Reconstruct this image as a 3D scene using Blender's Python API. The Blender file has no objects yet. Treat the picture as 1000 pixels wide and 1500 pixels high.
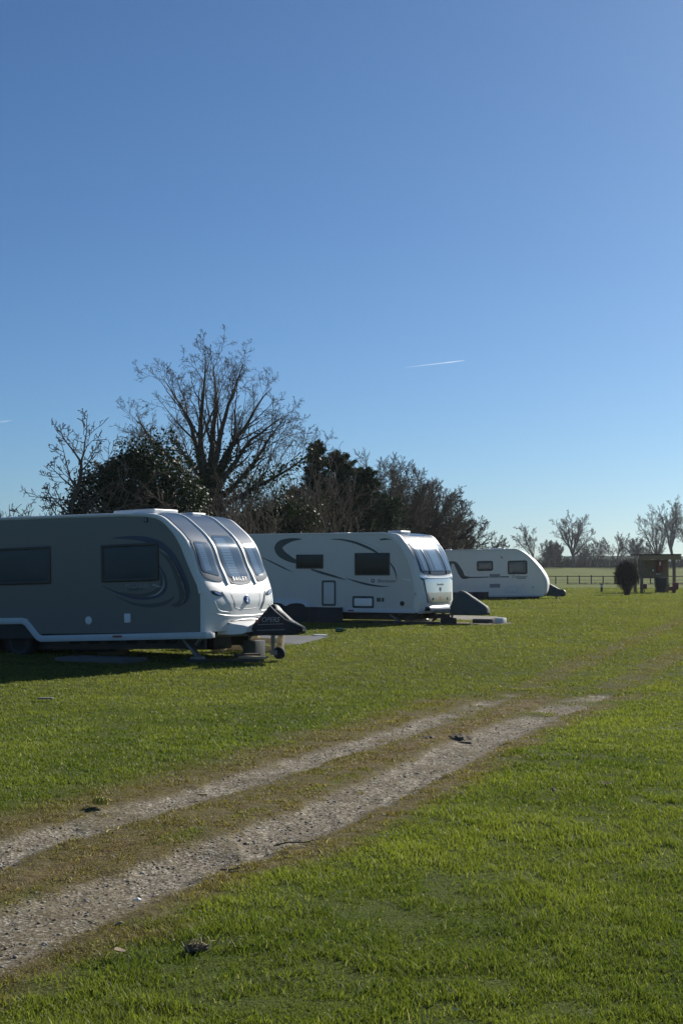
import bpy, math, random
import numpy as np
from mathutils import Vector, Matrix

random.seed(7)
RS = np.random.RandomState
sc = bpy.context.scene
COL = sc.collection
rad = math.radians

# ------------------------------------------------------------------ camera
F = 2166.0                      # focal length in pixels of the 1000x1500 frame
PITCH = math.atan(82 / F)
EYE = np.array([0.0, 0.0, 1.7])
cam = bpy.data.cameras.new('camera')
cam.sensor_fit = 'VERTICAL'; cam.sensor_height = 36.0; cam.sensor_width = 24.0
cam.lens = 36.0 * F / 1500.0
cam.clip_start = 0.1; cam.clip_end = 30000
camo = bpy.data.objects.new('camera', cam); COL.objects.link(camo)
camo.location = EYE; camo.rotation_euler = (rad(90) + PITCH, 0, 0)
sc.camera = camo

# ------------------------------------------------------------------ light
SUN_AZ, SUN_EL = rad(37), rad(26.5)     # azimuth is measured from +Y towards +X
w = bpy.data.worlds.new('World'); sc.world = w; w.use_nodes = True
nt = w.node_tree; nt.nodes.clear()
sky = nt.nodes.new('ShaderNodeTexSky'); sky.sky_type = 'NISHITA'; sky.sun_disc = False
sky.sun_elevation = SUN_EL; sky.sun_rotation = SUN_AZ
sky.altitude = 0; sky.air_density = 0.75; sky.dust_density = 0.5; sky.ozone_density = 6.0
bg = nt.nodes.new('ShaderNodeBackground'); bg.inputs[1].default_value = 0.0515
wo = nt.nodes.new('ShaderNodeOutputWorld')
wb = nt.nodes.new('ShaderNodeMix'); wb.data_type = 'RGBA'; wb.blend_type = 'MULTIPLY'; wb.inputs[0].default_value = 1.0
wb.inputs[7].default_value = (.92, 1.12, 1.19, 1)          # white balance of a clear spring sky
nt.links.new(sky.outputs[0], wb.inputs[6]); nt.links.new(wb.outputs[2], bg.inputs[0]); nt.links.new(bg.outputs[0], wo.inputs[0])
sl = bpy.data.lights.new('sun', 'SUN'); sl.energy = 5.0; sl.angle = rad(0.53); sl.color = (1.0, 0.95, 0.86)
so = bpy.data.objects.new('sun', sl); COL.objects.link(so)
so.rotation_euler = (rad(90) - SUN_EL, 0, -SUN_AZ + rad(180))
so.rotation_euler = Vector((math.sin(SUN_AZ) * math.cos(SUN_EL), math.cos(SUN_AZ) * math.cos(SUN_EL), math.sin(SUN_EL))).to_track_quat('Z', 'Y').to_euler()
sc.view_settings.view_transform = 'Standard'; sc.view_settings.look = 'None'
sc.view_settings.exposure = 0.45; sc.view_settings.gamma = 1.0

# ------------------------------------------------------------------ noise and terrain
def hash2(ix, iy, seed):
    h = (ix.astype(np.int64) * 374761393 + iy.astype(np.int64) * 668265263 + seed * 974634777) & 0x7fffffff
    h = ((h ^ (h >> 13)) * 1274126177) & 0x7fffffff
    return ((h ^ (h >> 16)) & 0xffff) / 65535.0
def vnoise(x, y, seed=0):
    ix, iy = np.floor(x), np.floor(y); fx, fy = x - ix, y - iy
    fx = fx * fx * (3 - 2 * fx); fy = fy * fy * (3 - 2 * fy)
    a, b = hash2(ix, iy, seed), hash2(ix + 1, iy, seed); c, d = hash2(ix, iy + 1, seed), hash2(ix + 1, iy + 1, seed)
    return (a * (1 - fx) + b * fx) * (1 - fy) + (c * (1 - fx) + d * fx) * fy
def fbm(x, y, s, seed=0, o=4):
    t, a, n = 0, 1.0, 0
    for i in range(o):
        t = t + a * vnoise(x * s + 13.7 * i, y * s - 7.1 * i, seed + i); n += a; a *= .5; s *= 2.03
    return t / n
GP = np.array([(-4500, 0), (0, 0), (10, 0), (16, -.03), (21, -.05), (24, .05), (26, .11), (34, .16), (40, .19), (55, .24), (70, .24), (90, .04), (103, 0),
               (150, -.3), (197, -.48), (235, -.3), (355, 1.87), (500, 2.2), (4500, 2.2)], float)
_gy = np.linspace(-60, 560, 6201); _gz = np.interp(_gy, GP[:, 0], GP[:, 1])
_k = np.hanning(31); _k /= _k.sum(); _gz = np.convolve(np.pad(_gz, 15, 'edge'), _k, 'valid')
def G(x, y):
    x = np.asarray(x, float); y = np.asarray(y, float)
    z = np.interp(y, _gy, _gz)
    near = np.clip(1 - np.abs(y) / 120.0, 0, 1)
    return z + near * (0.05 * (fbm(x, y, .25, 5, 2) - .5) + .022 * (fbm(x, y, 1.6, 9, 2) - .5))
def ray(px, py):
    dx = (px - 500) / F; dy = -(py - 750) / F
    return np.array([dx, math.cos(PITCH) - dy * math.sin(PITCH), math.sin(PITCH) + dy * math.cos(PITCH)])
def at(px, py, Y):                       # measured point of the photo taken to the depth where the thing stands
    r = ray(px, py); return EYE + r * (Y / r[1])
def gnd(px, py):
    r = ray(px, py); t = 0
    for z in [0.0] * 1:
        t = (z - EYE[2]) / r[2]
    for _ in range(12):
        p = EYE + r * t; t = (float(G(p[0], p[1])) - EYE[2]) / r[2]
    return (EYE + r * t)[:2]

# the two worn ruts of the track
def smooth_poly(p, n=160):
    p = np.array(p, float); d = np.r_[0, np.cumsum(np.hypot(*np.diff(p, axis=0).T))]
    s = np.linspace(0, d[-1], n); q = np.c_[np.interp(s, d, p[:, 0]), np.interp(s, d, p[:, 1])]
    k = np.hanning(21); k /= k.sum()
    for _ in range(2):
        e = np.pad(q, ((10, 10), (0, 0)), 'reflect', reflect_type='odd'); q = np.c_[np.convolve(e[:, 0], k, 'valid'), np.convolve(e[:, 1], k, 'valid')]
    return q
RUT_L = [(-420, 1395), (-200, 1318), (0, 1250), (150, 1197), (300, 1160), (450, 1112), (600, 1067), (700, 1032), (770, 1008)]
RUT_R = [(-420, 1590), (-200, 1470), (0, 1372), (150, 1307), (300, 1257), (450, 1203), (600, 1134), (700, 1084), (800, 1044), (895, 1010)]
FAINT_L = [(770, 1008), (810, 990), (880, 958), (940, 932), (1010, 905), (1080, 885)]
FAINT_R = [(895, 1010), (930, 992), (985, 962), (1040, 935), (1120, 905)]
rutL = smooth_poly([gnd(*q) for q in RUT_L]); rutR = smooth_poly([gnd(*q) for q in RUT_R])
rutFL = smooth_poly([gnd(*q) for q in FAINT_L]); rutFR = smooth_poly([gnd(*q) for q in FAINT_R])
def pdist(x, y, poly):
    d = np.full(x.shape, 1e9); par = np.zeros(x.shape)
    step = 4
    P = poly[::step]
    for i in range(len(P) - 1):
        a, b = P[i], P[i + 1]; ab = b - a; L2 = max(ab @ ab, 1e-9)
        t = np.clip(((x - a[0]) * ab[0] + (y - a[1]) * ab[1]) / L2, 0, 1)
        e = np.hypot(x - a[0] - t * ab[0], y - a[1] - t * ab[1])
        m = e < d; d = np.where(m, e, d); par = np.where(m, (i + t) / (len(P) - 1), par)
    return d, par
def sstep(a, b, x):
    t = np.clip((x - a) / (b - a), 0, 1); return t * t * (3 - 2 * t)
def track_masks(x, y):
    """gravel (bare ruts) and dry (worn brown turf) cover, 0..1"""
    x = np.asarray(x, float); y = np.asarray(y, float)
    g = np.zeros(x.shape); dr = np.zeros(x.shape)
    near = (y > 0) & (y < 60) & (np.abs(x) < 25)
    if near.any():
        X, Y = x[near], y[near]
        n1 = fbm(X, Y, 1.3, 31, 4) - .5; n2 = fbm(X, Y, 5.5, 41, 3) - .5
        dl, pl = pdist(X, Y, rutL); dR, pr = pdist(X, Y, rutR)
        endl = 1 - sstep(.70, 1.03, pl + .5 * n1); endr = 1 - sstep(.72, 1.03, pr + .5 * n1)
        wl = .21 + .2 * n1 + .22 * n2; wr = .275 + .22 * n1 + .24 * n2
        gl = (1 - sstep(wl - .12, wl + .14, dl)) * endl
        gr = (1 - sstep(wr - .16, wr + .16, dR)) * endr
        gg = np.maximum(gl * .85, gr) * (1 - .45 * sstep(-.02, .2, n1 + .6 * n2))
        # strip between and beside the ruts
        mid = (1 - sstep(.55, 1.0, np.maximum(dl, dR) + .25 * n1 + .2 * n2)) * np.minimum(1, endl + .3)
        sidel = (1 - sstep(.35, 1.25, dl + .6 * n1 + .4 * n2)) * np.minimum(1, endl + .2)
        sider = (1 - sstep(.36, .78, dR + .4 * n1 + .4 * n2)) * endr
        df, pf = pdist(X, Y, rutFL); df2, pf2 = pdist(X, Y, rutFR)
        gtail = .16 * np.maximum((1 - sstep(.0, .4, pf)) * (1 - sstep(.06, .28, df + .3 * n1 + .2 * n2)), (1 - sstep(.0, .5, pf2)) * (1 - sstep(.08, .34, df2 + .3 * n1 + .2 * n2)))
        gg = np.maximum(gg, gtail)
        faint = .42 * (1 - sstep(.1, .4, np.minimum(df, df2) + .3 * n1))
        g[near] = np.clip(gg, 0, 1)
        dr[near] = np.clip(np.maximum.reduce([mid * (1.0 + .5 * n2), sidel * .8, sider * .85, faint, gg]), 0, 1)
    return g, dr

# ------------------------------------------------------------------ object helpers
def tag(o, label=None, cat=None, group=None, kind=None):
    if label: o['label'] = label
    if cat: o['category'] = cat
    if group: o['group'] = group
    if kind: o['kind'] = kind
    return o
def empty(name, loc=(0, 0, 0), label=None, cat=None, group=None, rz=0.0):
    o = bpy.data.objects.new(name, None); COL.objects.link(o); o.location = loc; o.rotation_euler = (0, 0, rz)
    o.empty_display_size = .2
    return tag(o, label, cat, group)
def link_mesh(name, me, mat, parent=None):
    o = bpy.data.objects.new(name, me); COL.objects.link(o)
    if mat: me.materials.append(mat)
    if parent: o.parent = parent
    return o
def mesh_np(name, V, FA, k, mat=None, parent=None, smooth=False, attrs=None):
    """V (N,3), FA (M,k)"""
    V = np.ascontiguousarray(V, np.float32); FA = np.ascontiguousarray(FA, np.int32)
    me = bpy.data.meshes.new(name)
    me.vertices.add(len(V)); me.vertices.foreach_set('co', V.ravel())
    me.loops.add(FA.size); me.loops.foreach_set('vertex_index', FA.ravel())
    me.polygons.add(len(FA)); me.polygons.foreach_set('loop_start', np.arange(0, FA.size, k, dtype=np.int32))
    try: me.polygons.foreach_set('loop_total', np.full(len(FA), k, np.int32))
    except Exception: pass
    if smooth: me.polygons.foreach_set('use_smooth', np.ones(len(FA), bool))
    for nme, arr in (attrs or {}).items():
        if arr.ndim == 1:
            a = me.attributes.new(nme, 'FLOAT', 'POINT'); a.data.foreach_set('value', arr.astype(np.float32))
        else:
            a = me.attributes.new(nme, 'FLOAT_COLOR', 'POINT'); a.data.foreach_set('color', np.c_[arr, np.ones(len(arr))].astype(np.float32).ravel())
    me.update(); me.validate()
    return link_mesh(name, me, mat, parent)

class MB:
    """collects shapes and links them as ONE mesh object"""
    def __init__(s, off=(0, 0, 0)): s.v = []; s.f = []; s.off = np.array(off, float)
    def add(s, vs, fs):
        b = len(s.v); s.v += [tuple(float(c) for c in p) for p in vs]; s.f += [tuple(int(i) + b for i in q) for q in fs]; return s
    def box(s, x0, x1, y0, y1, z0, z1):
        return s.add([(x0, y0, z0), (x1, y0, z0), (x1, y1, z0), (x0, y1, z0), (x0, y0, z1), (x1, y0, z1), (x1, y1, z1), (x0, y1, z1)],
                     [(0, 3, 2, 1), (4, 5, 6, 7), (0, 1, 5, 4), (1, 2, 6, 5), (2, 3, 7, 6), (3, 0, 4, 7)])
    def obox(s, c, ax, half):
        c = np.array(c, float); A = [np.array(a, float) for a in ax]; vs = []
        for z in (-1, 1):
            for x, y in ((-1, -1), (1, -1), (1, 1), (-1, 1)): vs.append(c + A[0] * x * half[0] + A[1] * y * half[1] + A[2] * z * half[2])
        return s.add(vs, [(0, 3, 2, 1), (4, 5, 6, 7), (0, 1, 5, 4), (1, 2, 6, 5), (2, 3, 7, 6), (3, 0, 4, 7)])
    def bar(s, a, b, w, h):
        a = np.array(a, float); b = np.array(b, float); d = b - a; L = np.linalg.norm(d); d /= L
        u = np.cross(d, (0, 0, 1.0)); u = u / np.linalg.norm(u) if np.linalg.norm(u) > 1e-5 else np.array([1.0, 0, 0])
        return s.obox((a + b) / 2, (d, u, np.cross(u, d)), (L / 2, w / 2, h / 2))
    def prism(s, poly, y0, y1):           # poly in (x, z), pulled from y0 to y1
        n = len(poly); vs = [(p[0], y0, p[1]) for p in poly] + [(p[0], y1, p[1]) for p in poly]
        return s.add(vs, [tuple(range(n)), tuple(range(2 * n - 1, n - 1, -1))] + [(i, i + n, (i + 1) % n + n, (i + 1) % n) for i in range(n)])
    def frame(s, outer, inner, y0, y1):    # ring between two outlines with the same count
        n = len(outer); vs = [(p[0], y, p[1]) for y in (y0, y1) for q in (outer, inner) for p in q]; fs = []
        for i in range(n):
            j = (i + 1) % n
            fs += [(i, j, n + j, n + i), (2 * n + j, 2 * n + i, 3 * n + i, 3 * n + j), (j, i, 2 * n + i, 2 * n + j), (n + i, n + j, 3 * n + j, 3 * n + i)]
        return s.add(vs, fs)
    def tube(s, pts, r, k=8, cap=True):
        V, Fq = tube_arrays([np.array(pts, float)], [np.full(len(pts), r) if np.isscalar(r) else np.array(r, float)], [k])
        n = len(pts); s.add(V, Fq)
        if cap:
            b = len(s.v) - len(V); s.f.append(tuple(b + i for i in range(k))[::-1]); s.f.append(tuple(b + (n - 1) * k + i for i in range(k)))
        return s
    def lathe(s, c, axis, prof, k=24):     # prof = [(along, radius)]
        c = np.array(c, float); a = np.array(axis, float); a /= np.linalg.norm(a)
        u = np.cross(a, (0, 0, 1.0)); u = np.cross(a, (1.0, 0, 0)) if np.linalg.norm(u) < 1e-4 else u; u /= np.linalg.norm(u); v = np.cross(a, u)
        vs = [c + a * d + (u * math.cos(2 * math.pi * i / k) + v * math.sin(2 * math.pi * i / k)) * r for d, r in prof for i in range(k)]
        n = len(prof); fs = [(j * k + i, j * k + (i + 1) % k, (j + 1) * k + (i + 1) % k, (j + 1) * k + i) for j in range(n - 1) for i in range(k)]
        return s.add(vs, fs + [tuple(range(k))[::-1], tuple((n - 1) * k + i for i in range(k))])
    def grid(s, rows):
        n, m = len(rows), len(rows[0])
        return s.add([p for r in rows for p in r], [(i * m + j, i * m + j + 1, (i + 1) * m + j + 1, (i + 1) * m + j) for i in range(n - 1) for j in range(m - 1)])
    def build(s, name, mat, parent=None, bevel=0, smooth=40, seg=2):
        me = bpy.data.meshes.new(name); me.from_pydata([tuple(np.array(p) + s.off) for p in s.v], [], s.f)
        import bmesh
        bm = bmesh.new(); bm.from_mesh(me); bmesh.ops.remove_doubles(bm, verts=bm.verts, dist=1e-5); bmesh.ops.recalc_face_normals(bm, faces=bm.faces)
        if bevel:
            ed = [e for e in bm.edges if len(e.link_faces) == 2 and e.calc_face_angle(0) > rad(30)]
            bmesh.ops.bevel(bm, geom=ed, offset=bevel, segments=seg, profile=.6, affect='EDGES', clamp_overlap=True)
        bm.to_mesh(me); bm.free()
        if smooth:
            me.polygons.foreach_set('use_smooth', np.ones(len(me.polygons), bool))
            try: me.set_sharp_from_angle(angle=rad(smooth))
            except Exception: pass
        me.update()
        return link_mesh(name, me, mat, parent)

def tube_arrays(lines, radii, ks):
    groups = {}
    for P, R, k in zip(lines, radii, ks): groups.setdefault((len(P), k), []).append((P, R))
    Vs, Fs, b = [], [], 0
    for (n, k), L in groups.items():
        P = np.array([q[0] for q in L], float); R = np.array([q[1] for q in L], float); m = len(P)
        T = np.gradient(P, axis=1); T /= (np.linalg.norm(T, axis=2, keepdims=True) + 1e-9)
        ref = np.where((np.abs(T[:, :, 2]).mean(1) < .9)[:, None], np.array([[0, 0, 1.0]]), np.array([[1.0, 0, 0]]))[:, None]
        U = np.cross(T, ref); U /= (np.linalg.norm(U, axis=2, keepdims=True) + 1e-9); W_ = np.cross(T, U)
        a = np.arange(k) * 2 * math.pi / k
        ring = P[:, :, None] + R[:, :, None, None] * (U[:, :, None] * np.cos(a)[None, None, :, None] + W_[:, :, None] * np.sin(a)[None, None, :, None])
        Vs.append(ring.reshape(-1, 3))
        i, j = np.meshgrid(np.arange(n - 1), np.arange(k), indexing='ij'); j2 = (j + 1) % k
        f = np.stack([i * k + j, i * k + j2, (i + 1) * k + j2, (i + 1) * k + j], -1).reshape(-1, 4)
        Fs.append((f[None] + (np.arange(m) * n * k)[:, None, None]).reshape(-1, 4) + b); b += m * n * k
    return np.concatenate(Vs), np.concatenate(Fs)

def rrect(x0, x1, z0, z1, r, n=5):
    o = []
    for cx, cz, a0 in ((x1 - r, z1 - r, 0), (x0 + r, z1 - r, 90), (x0 + r, z0 + r, 180), (x1 - r, z0 + r, 270)):
        for i in range(n + 1):
            a = rad(a0 + 90 * i / n); o.append((cx + r * math.cos(a), cz + r * math.sin(a)))
    return o
def cat_rom(p, n=8, closed=False):
    p = np.array(p, float); o = []
    m = len(p)
    for i in range(m if closed else m - 1):
        a, b, c, d = (p[(i + q) % m] if closed else p[min(max(i + q, 0), m - 1)] for q in (-1, 0, 1, 2))
        for t in np.arange(n) / n:
            o.append(.5 * ((2 * b) + (c - a) * t + (2 * a - 5 * b + 4 * c - d) * t * t + (3 * b - a - 3 * c + d) * t ** 3))
    if not closed: o.append(p[-1])
    return np.array(o)
def ribbon_poly(path, w):               # tapered stroke outline in the (x, z) plane
    P = np.array(path, float); T = np.gradient(P, axis=0); T /= np.linalg.norm(T, axis=1, keepdims=True) + 1e-9
    N = np.c_[-T[:, 1], T[:, 0]]; w = np.interp(np.linspace(0, 1, len(P)), np.linspace(0, 1, len(w)), w)[:, None]
    return P + N * w, P - N * w
def text_mb(txt, size, origin, ax, up, depth=.0015, spacing=1.0, off=(0, 0, 0), shear=0.0, align='CENTER'):
    cu = bpy.data.curves.new('t', 'FONT'); cu.body = txt; cu.size = size; cu.extrude = depth; cu.space_character = spacing; cu.shear = shear
    cu.align_x = align; cu.align_y = 'CENTER'; cu.resolution_u = 3
    o = bpy.data.objects.new('t', cu); COL.objects.link(o); bpy.context.view_layer.update()
    me = bpy.data.meshes.new_from_object(o.evaluated_get(bpy.context.evaluated_depsgraph_get()))
    ax = np.array(ax, float); up = np.array(up, float); nn = np.cross(ax, up); m = MB(off)
    m.add([np.array(origin) + ax * v.co.x + up * v.co.y + nn * v.co.z for v in me.vertices], [tuple(p.vertices) for p in me.polygons])
    bpy.data.objects.remove(o); bpy.data.curves.remove(cu); bpy.data.meshes.remove(me)
    return m

# ------------------------------------------------------------------ materials
def mat(name, color, rough=.5, metal=0.0, var=.12, scale=6.0, bump=0.0, bscale=40.0, coat=0.0, spec=.5, dirt=0.0, dirt_col=(.12, .10, .07)):
    m = bpy.data.materials.new(name); m.use_nodes = True; t = m.node_tree; b = t.nodes['Principled BSDF']
    tc = t.nodes.new('ShaderNodeTexCoord'); no = t.nodes.new('ShaderNodeTexNoise'); no.inputs['Scale'].default_value = scale; no.inputs['Detail'].default_value = 5
    t.links.new(tc.outputs['Object'], no.inputs['Vector'])
    mx = t.nodes.new('ShaderNodeMix'); mx.data_type = 'RGBA'
    mx.inputs[6].default_value = (*[c * (1 - var) for c in color], 1); mx.inputs[7].default_value = (*[min(1, c * (1 + var)) for c in color], 1)
    t.links.new(no.outputs['Fac'], mx.inputs[0]); last = mx.outputs[2]
    if dirt:
        n2 = t.nodes.new('ShaderNodeTexNoise'); n2.inputs['Scale'].default_value = 2.3; n2.inputs['Detail'].default_value = 8; n2.inputs['Roughness'].default_value = .7
        mp = t.nodes.new('ShaderNodeMapping'); mp.inputs['Scale'].default_value = (3.0, 3.0, .5); t.links.new(tc.outputs['Object'], mp.inputs[0]); t.links.new(mp.outputs[0], n2.inputs['Vector'])
        rp = t.nodes.new('ShaderNodeMapRange'); rp.inputs[1].default_value = .45; rp.inputs[2].default_value = .8; rp.inputs[4].default_value = dirt
        t.links.new(n2.outputs['Fac'], rp.inputs[0])
        m2 = t.nodes.new('ShaderNodeMix'); m2.data_type = 'RGBA'; m2.inputs[7].default_value = (*dirt_col, 1)
        t.links.new(rp.outputs[0], m2.inputs[0]); t.links.new(last, m2.inputs[6]); last = m2.outputs[2]
    t.links.new(last, b.inputs['Base Color'])
    b.inputs['Roughness'].default_value = rough; b.inputs['Metallic'].default_value = metal
    b.inputs['Specular IOR Level'].default_value = spec; b.inputs['Coat Weight'].default_value = coat; b.inputs['Coat Roughness'].default_value = .08
    if bump:
        n3 = t.nodes.new('ShaderNodeTexNoise'); n3.inputs['Scale'].default_value = bscale; n3.inputs['Detail'].default_value = 4
        t.links.new(tc.outputs['Object'], n3.inputs['Vector'])
        bp = t.nodes.new('ShaderNodeBump'); bp.inputs['Strength'].default_value = bump; bp.inputs['Distance'].default_value = .02
        t.links.new(n3.outputs['Fac'], bp.inputs['Height']); t.links.new(bp.outputs[0], b.inputs['Normal'])
    return m
def glass_mat(name, tint, clear):
    m = bpy.data.materials.new(name); m.use_nodes = True; t = m.node_tree; t.nodes.clear()
    tr = t.nodes.new('ShaderNodeBsdfTransparent'); tr.inputs[0].default_value = (*tint, 1)
    df = t.nodes.new('ShaderNodeBsdfDiffuse'); df.inputs[0].default_value = (.15, .24, .37, 1)  # blue diffuse painted in for the sky reflected in the panes
    gl = t.nodes.new('ShaderNodeBsdfGlossy'); gl.inputs['Roughness'].default_value = .10
    fr = t.nodes.new('ShaderNodeFresnel'); fr.inputs[0].default_value = 1.5
    no = t.nodes.new('ShaderNodeTexNoise'); no.inputs['Scale'].default_value = 1.6; bp = t.nodes.new('ShaderNodeBump'); bp.inputs['Strength'].default_value = .012; bp.inputs['Distance'].default_value = .1
    t.links.new(no.outputs['Fac'], bp.inputs['Height']); t.links.new(bp.outputs[0], gl.inputs['Normal'])
    m1 = t.nodes.new('ShaderNodeMixShader'); m1.inputs[0].default_value = clear; t.links.new(df.outputs[0], m1.inputs[1]); t.links.new(tr.outputs[0], m1.inputs[2])
    m2 = t.nodes.new('ShaderNodeMixShader'); sc_ = t.nodes.new('ShaderNodeMath'); sc_.operation = 'MULTIPLY'; sc_.inputs[1].default_value = .45; t.links.new(fr.outputs[0], sc_.inputs[0]); t.links.new(sc_.outputs[0], m2.inputs[0]); t.links.new(m1.outputs[0], m2.inputs[1]); t.links.new(gl.outputs[0], m2.inputs[2])
    o = t.nodes.new('ShaderNodeOutputMaterial'); t.links.new(m2.outputs[0], o.inputs[0]); return m
def leaf_mat(name, use_attr=True, color=(.05, .09, .02), trans=.4, rough=.45, spec=.4, boost=1.35):
    m = bpy.data.materials.new(name); m.use_nodes = True; t = m.node_tree; b = t.nodes['Principled BSDF']; o = t.nodes['Material Output']
    b.inputs['Roughness'].default_value = rough; b.inputs['Specular IOR Level'].default_value = spec
    at_ = t.nodes.new('ShaderNodeAttribute'); at_.attribute_name = 'col'
    tl = t.nodes.new('ShaderNodeBsdfTranslucent'); mu = t.nodes.new('ShaderNodeMix'); mu.data_type = 'RGBA'; mu.blend_type = 'MULTIPLY'; mu.inputs[0].default_value = 1
    mu.inputs[7].default_value = (boost, boost * 1.05, boost * .55, 1); t.links.new(at_.outputs['Color'], mu.inputs[6]); t.links.new(mu.outputs[2], tl.inputs[0])
    t.links.new(at_.outputs['Color'], b.inputs['Base Color'])
    mx = t.nodes.new('ShaderNodeMixShader'); mx.inputs[0].default_value = trans; t.links.new(b.outputs[0], mx.inputs[1]); t.links.new(tl.outputs[0], mx.inputs[2]); t.links.new(mx.outputs[0], o.inputs[0])
    return m

def ground_mat():
    m = bpy.data.materials.new('turf_and_gravel'); m.use_nodes = True; t = m.node_tree; b = t.nodes['Principled BSDF']; N = t.nodes.new; L = t.links.new
    geo = N('ShaderNodeNewGeometry')
    def noise(s, d=6, r=.6, dist=0):
        n = N('ShaderNodeTexNoise'); n.inputs['Scale'].default_value = s; n.inputs['Detail'].default_value = d; n.inputs['Roughness'].default_value = r; n.inputs['Distortion'].default_value = dist
        L(geo.outputs['Position'], n.inputs['Vector']); return n
    def ramp(src, stops):
        r = N('ShaderNodeValToRGB'); L(src, r.inputs[0]); e = r.color_ramp.elements
        while len(e) < len(stops): e.new(.5)
        for q, (p, c) in zip(e, stops): q.position = p; q.color = (*c, 1)
        return r.outputs[0]
    def mix(f, a, c, bt='MIX'):
        x = N('ShaderNodeMix'); x.data_type = 'RGBA'; x.blend_type = bt
        if hasattr(f, 'links'): L(f, x.inputs[0])
        else: x.inputs[0].default_value = f
        for s, v in ((6, a), (7, c)):
            if hasattr(v, 'links'): L(v, x.inputs[s])
            else: x.inputs[s].default_value = (*v, 1)
        return x.outputs[2]
    def math_(op, a, c):
        x = N('ShaderNodeMath'); x.operation = op; x.use_clamp = True
        for s, v in ((0, a), (1, c)):
            if hasattr(v, 'links'): L(v, x.inputs[s])
            else: x.inputs[s].default_value = v
        return x.outputs[0]
    fine = noise(60, 4, .7); med = noise(3.2, 6, .65); big = noise(.35, 4, .55)
    turf = ramp(med.outputs['Fac'], [(.3, (.040, .055, .012)), (.5, (.062, .085, .016)), (.7, (.095, .118, .026))])
    turf = mix(math_('MULTIPLY', big.outputs['Fac'], .6), turf, (.125, .145, .036))
    turf = mix(ramp(fine.outputs['Fac'], [(.35, (0, 0, 0)), (.65, (1, 1, 1))]), turf, mix(.35, turf, (.02, .03, .006)), 'MIX')
    af = N('ShaderNodeAttribute'); af.attribute_name = 'sward'
    far = ramp(noise(.16, 6, .62).outputs['Fac'], [(.32, (.088, .118, .024)), (.5, (.120, .143, .032)), (.68, (.155, .162, .045))])
    far = mix(ramp(noise(1.1, 6, .7).outputs['Fac'], [(.35, (0, 0, 0)), (.7, (.6, .6, .6))]), far, (.095, .118, .026))
    turf = mix(af.outputs['Fac'], turf, far)
    mud = ramp(noise(14, 8, .78).outputs['Fac'], [(.3, (.050, .038, .020)), (.5, (.13, .098, .050)), (.72, (.25, .195, .105))])
    vo = N('ShaderNodeTexVoronoi'); vo.inputs['Scale'].default_value = 55; L(geo.outputs['Position'], vo.inputs['Vector'])
    sep = N('ShaderNodeSeparateColor'); L(vo.outputs['Color'], sep.inputs[0])
    grv = ramp(sep.outputs[0], [(.0, (.115, .097, .070)), (.45, (.222, .192, .147)), (.8, (.345, .31, .25)), (1.0, (.60, .56, .48))])
    grv = mix(ramp(noise(2.2, 5, .65).outputs['Fac'], [(.45, (0, 0, 0)), (.75, (.75, .75, .75))]), grv, (.135, .105, .075))
    ad = N('ShaderNodeAttribute'); ad.attribute_name = 'dry'; ag = N('ShaderNodeAttribute'); ag.attribute_name = 'gravel'
    n5 = noise(11, 5, .75)
    dryf = math_('ADD', ad.outputs['Fac'], math_('MULTIPLY', math_('SUBTRACT', n5.outputs['Fac'], .5), .5))
    dryf = math_('MULTIPLY', dryf, math_('GREATER_THAN', ad.outputs['Fac'], .01))
    grf = math_('SUBTRACT', math_('MULTIPLY', ag.outputs['Fac'], 1.5), math_('MULTIPLY', noise(16, 5, .75).outputs['Fac'], .65))
    c = mix(dryf, turf, mud); c = mix(math_('MULTIPLY', grf, 1.15), c, grv)
    L(c, b.inputs['Base Color']); b.inputs['Roughness'].default_value = 1.0; b.inputs['Specular IOR Level'].default_value = .05
    bp = N('ShaderNodeBump'); bp.inputs['Strength'].default_value = .6; bp.inputs['Distance'].default_value = .02
    hh = math_('ADD', math_('MULTIPLY', fine.outputs['Fac'], .6), math_('MULTIPLY', vo.outputs['Distance'], .4)); L(hh, bp.inputs['Height']); L(bp.outputs[0], b.inputs['Normal'])
    return m

M = {}
M['ground'] = ground_mat()
M['grass'] = leaf_mat('grass_blades', trans=.42, rough=.55, spec=.15)
M['ivy'] = leaf_mat('ivy_leaves', trans=.15, rough=.55, spec=.22, boost=1.1)
M['needles'] = leaf_mat('conifer_needles', trans=.10, rough=.65, spec=.15, boost=1.1)
M['bark'] = mat('bark', (.075, .062, .048), .9, var=.35, scale=9, bump=.4, bscale=30)
M['bark_pale'] = mat('bark_pale', (.15, .12, .085), .9, var=.35, scale=9)
M['bark_far'] = mat('bark_far', (.105, .09, .075), .95, var=.25, scale=3)
M['white'] = mat('white_gelcoat', (.82, .82, .80), .42, var=.02, scale=3, coat=.0, spec=.35, dirt=.22, dirt_col=(.50, .50, .45))
M['white_plain'] = mat('white_plastic', (.76, .77, .76), .35, var=.03)
M['rail'] = mat('white_aluminium_rail', (.62, .66, .68), .35, var=.05, dirt=.2, dirt_col=(.3, .3, .27))
M['grey'] = mat('grey_side_sheet', (.135, .148, .142), .42, var=.03, scale=2, coat=.2, dirt=.12, dirt_col=(.10, .105, .095))
M['pale'] = mat('pale_side_sheet', (.62, .60, .545), .34, var=.02, scale=2, coat=.3, dirt=.15, dirt_col=(.44, .43, .37))
M['far_white'] = mat('white_side_sheet', (.84, .83, .78), .3, var=.02, scale=2, coat=.3, dirt=.12, dirt_col=(.5, .52, .49))
M['frame'] = mat('black_window_frame', (.012, .013, .015), .28, var=.1)
M['pane'] = mat('tinted_acrylic', (.008, .013, .017), .12, var=.25, scale=2, spec=.3)
M['pane_blind'] = mat('tinted_acrylic_blind', (.022, .050, .068), .2, var=.3, scale=1.2, spec=.3)
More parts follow.
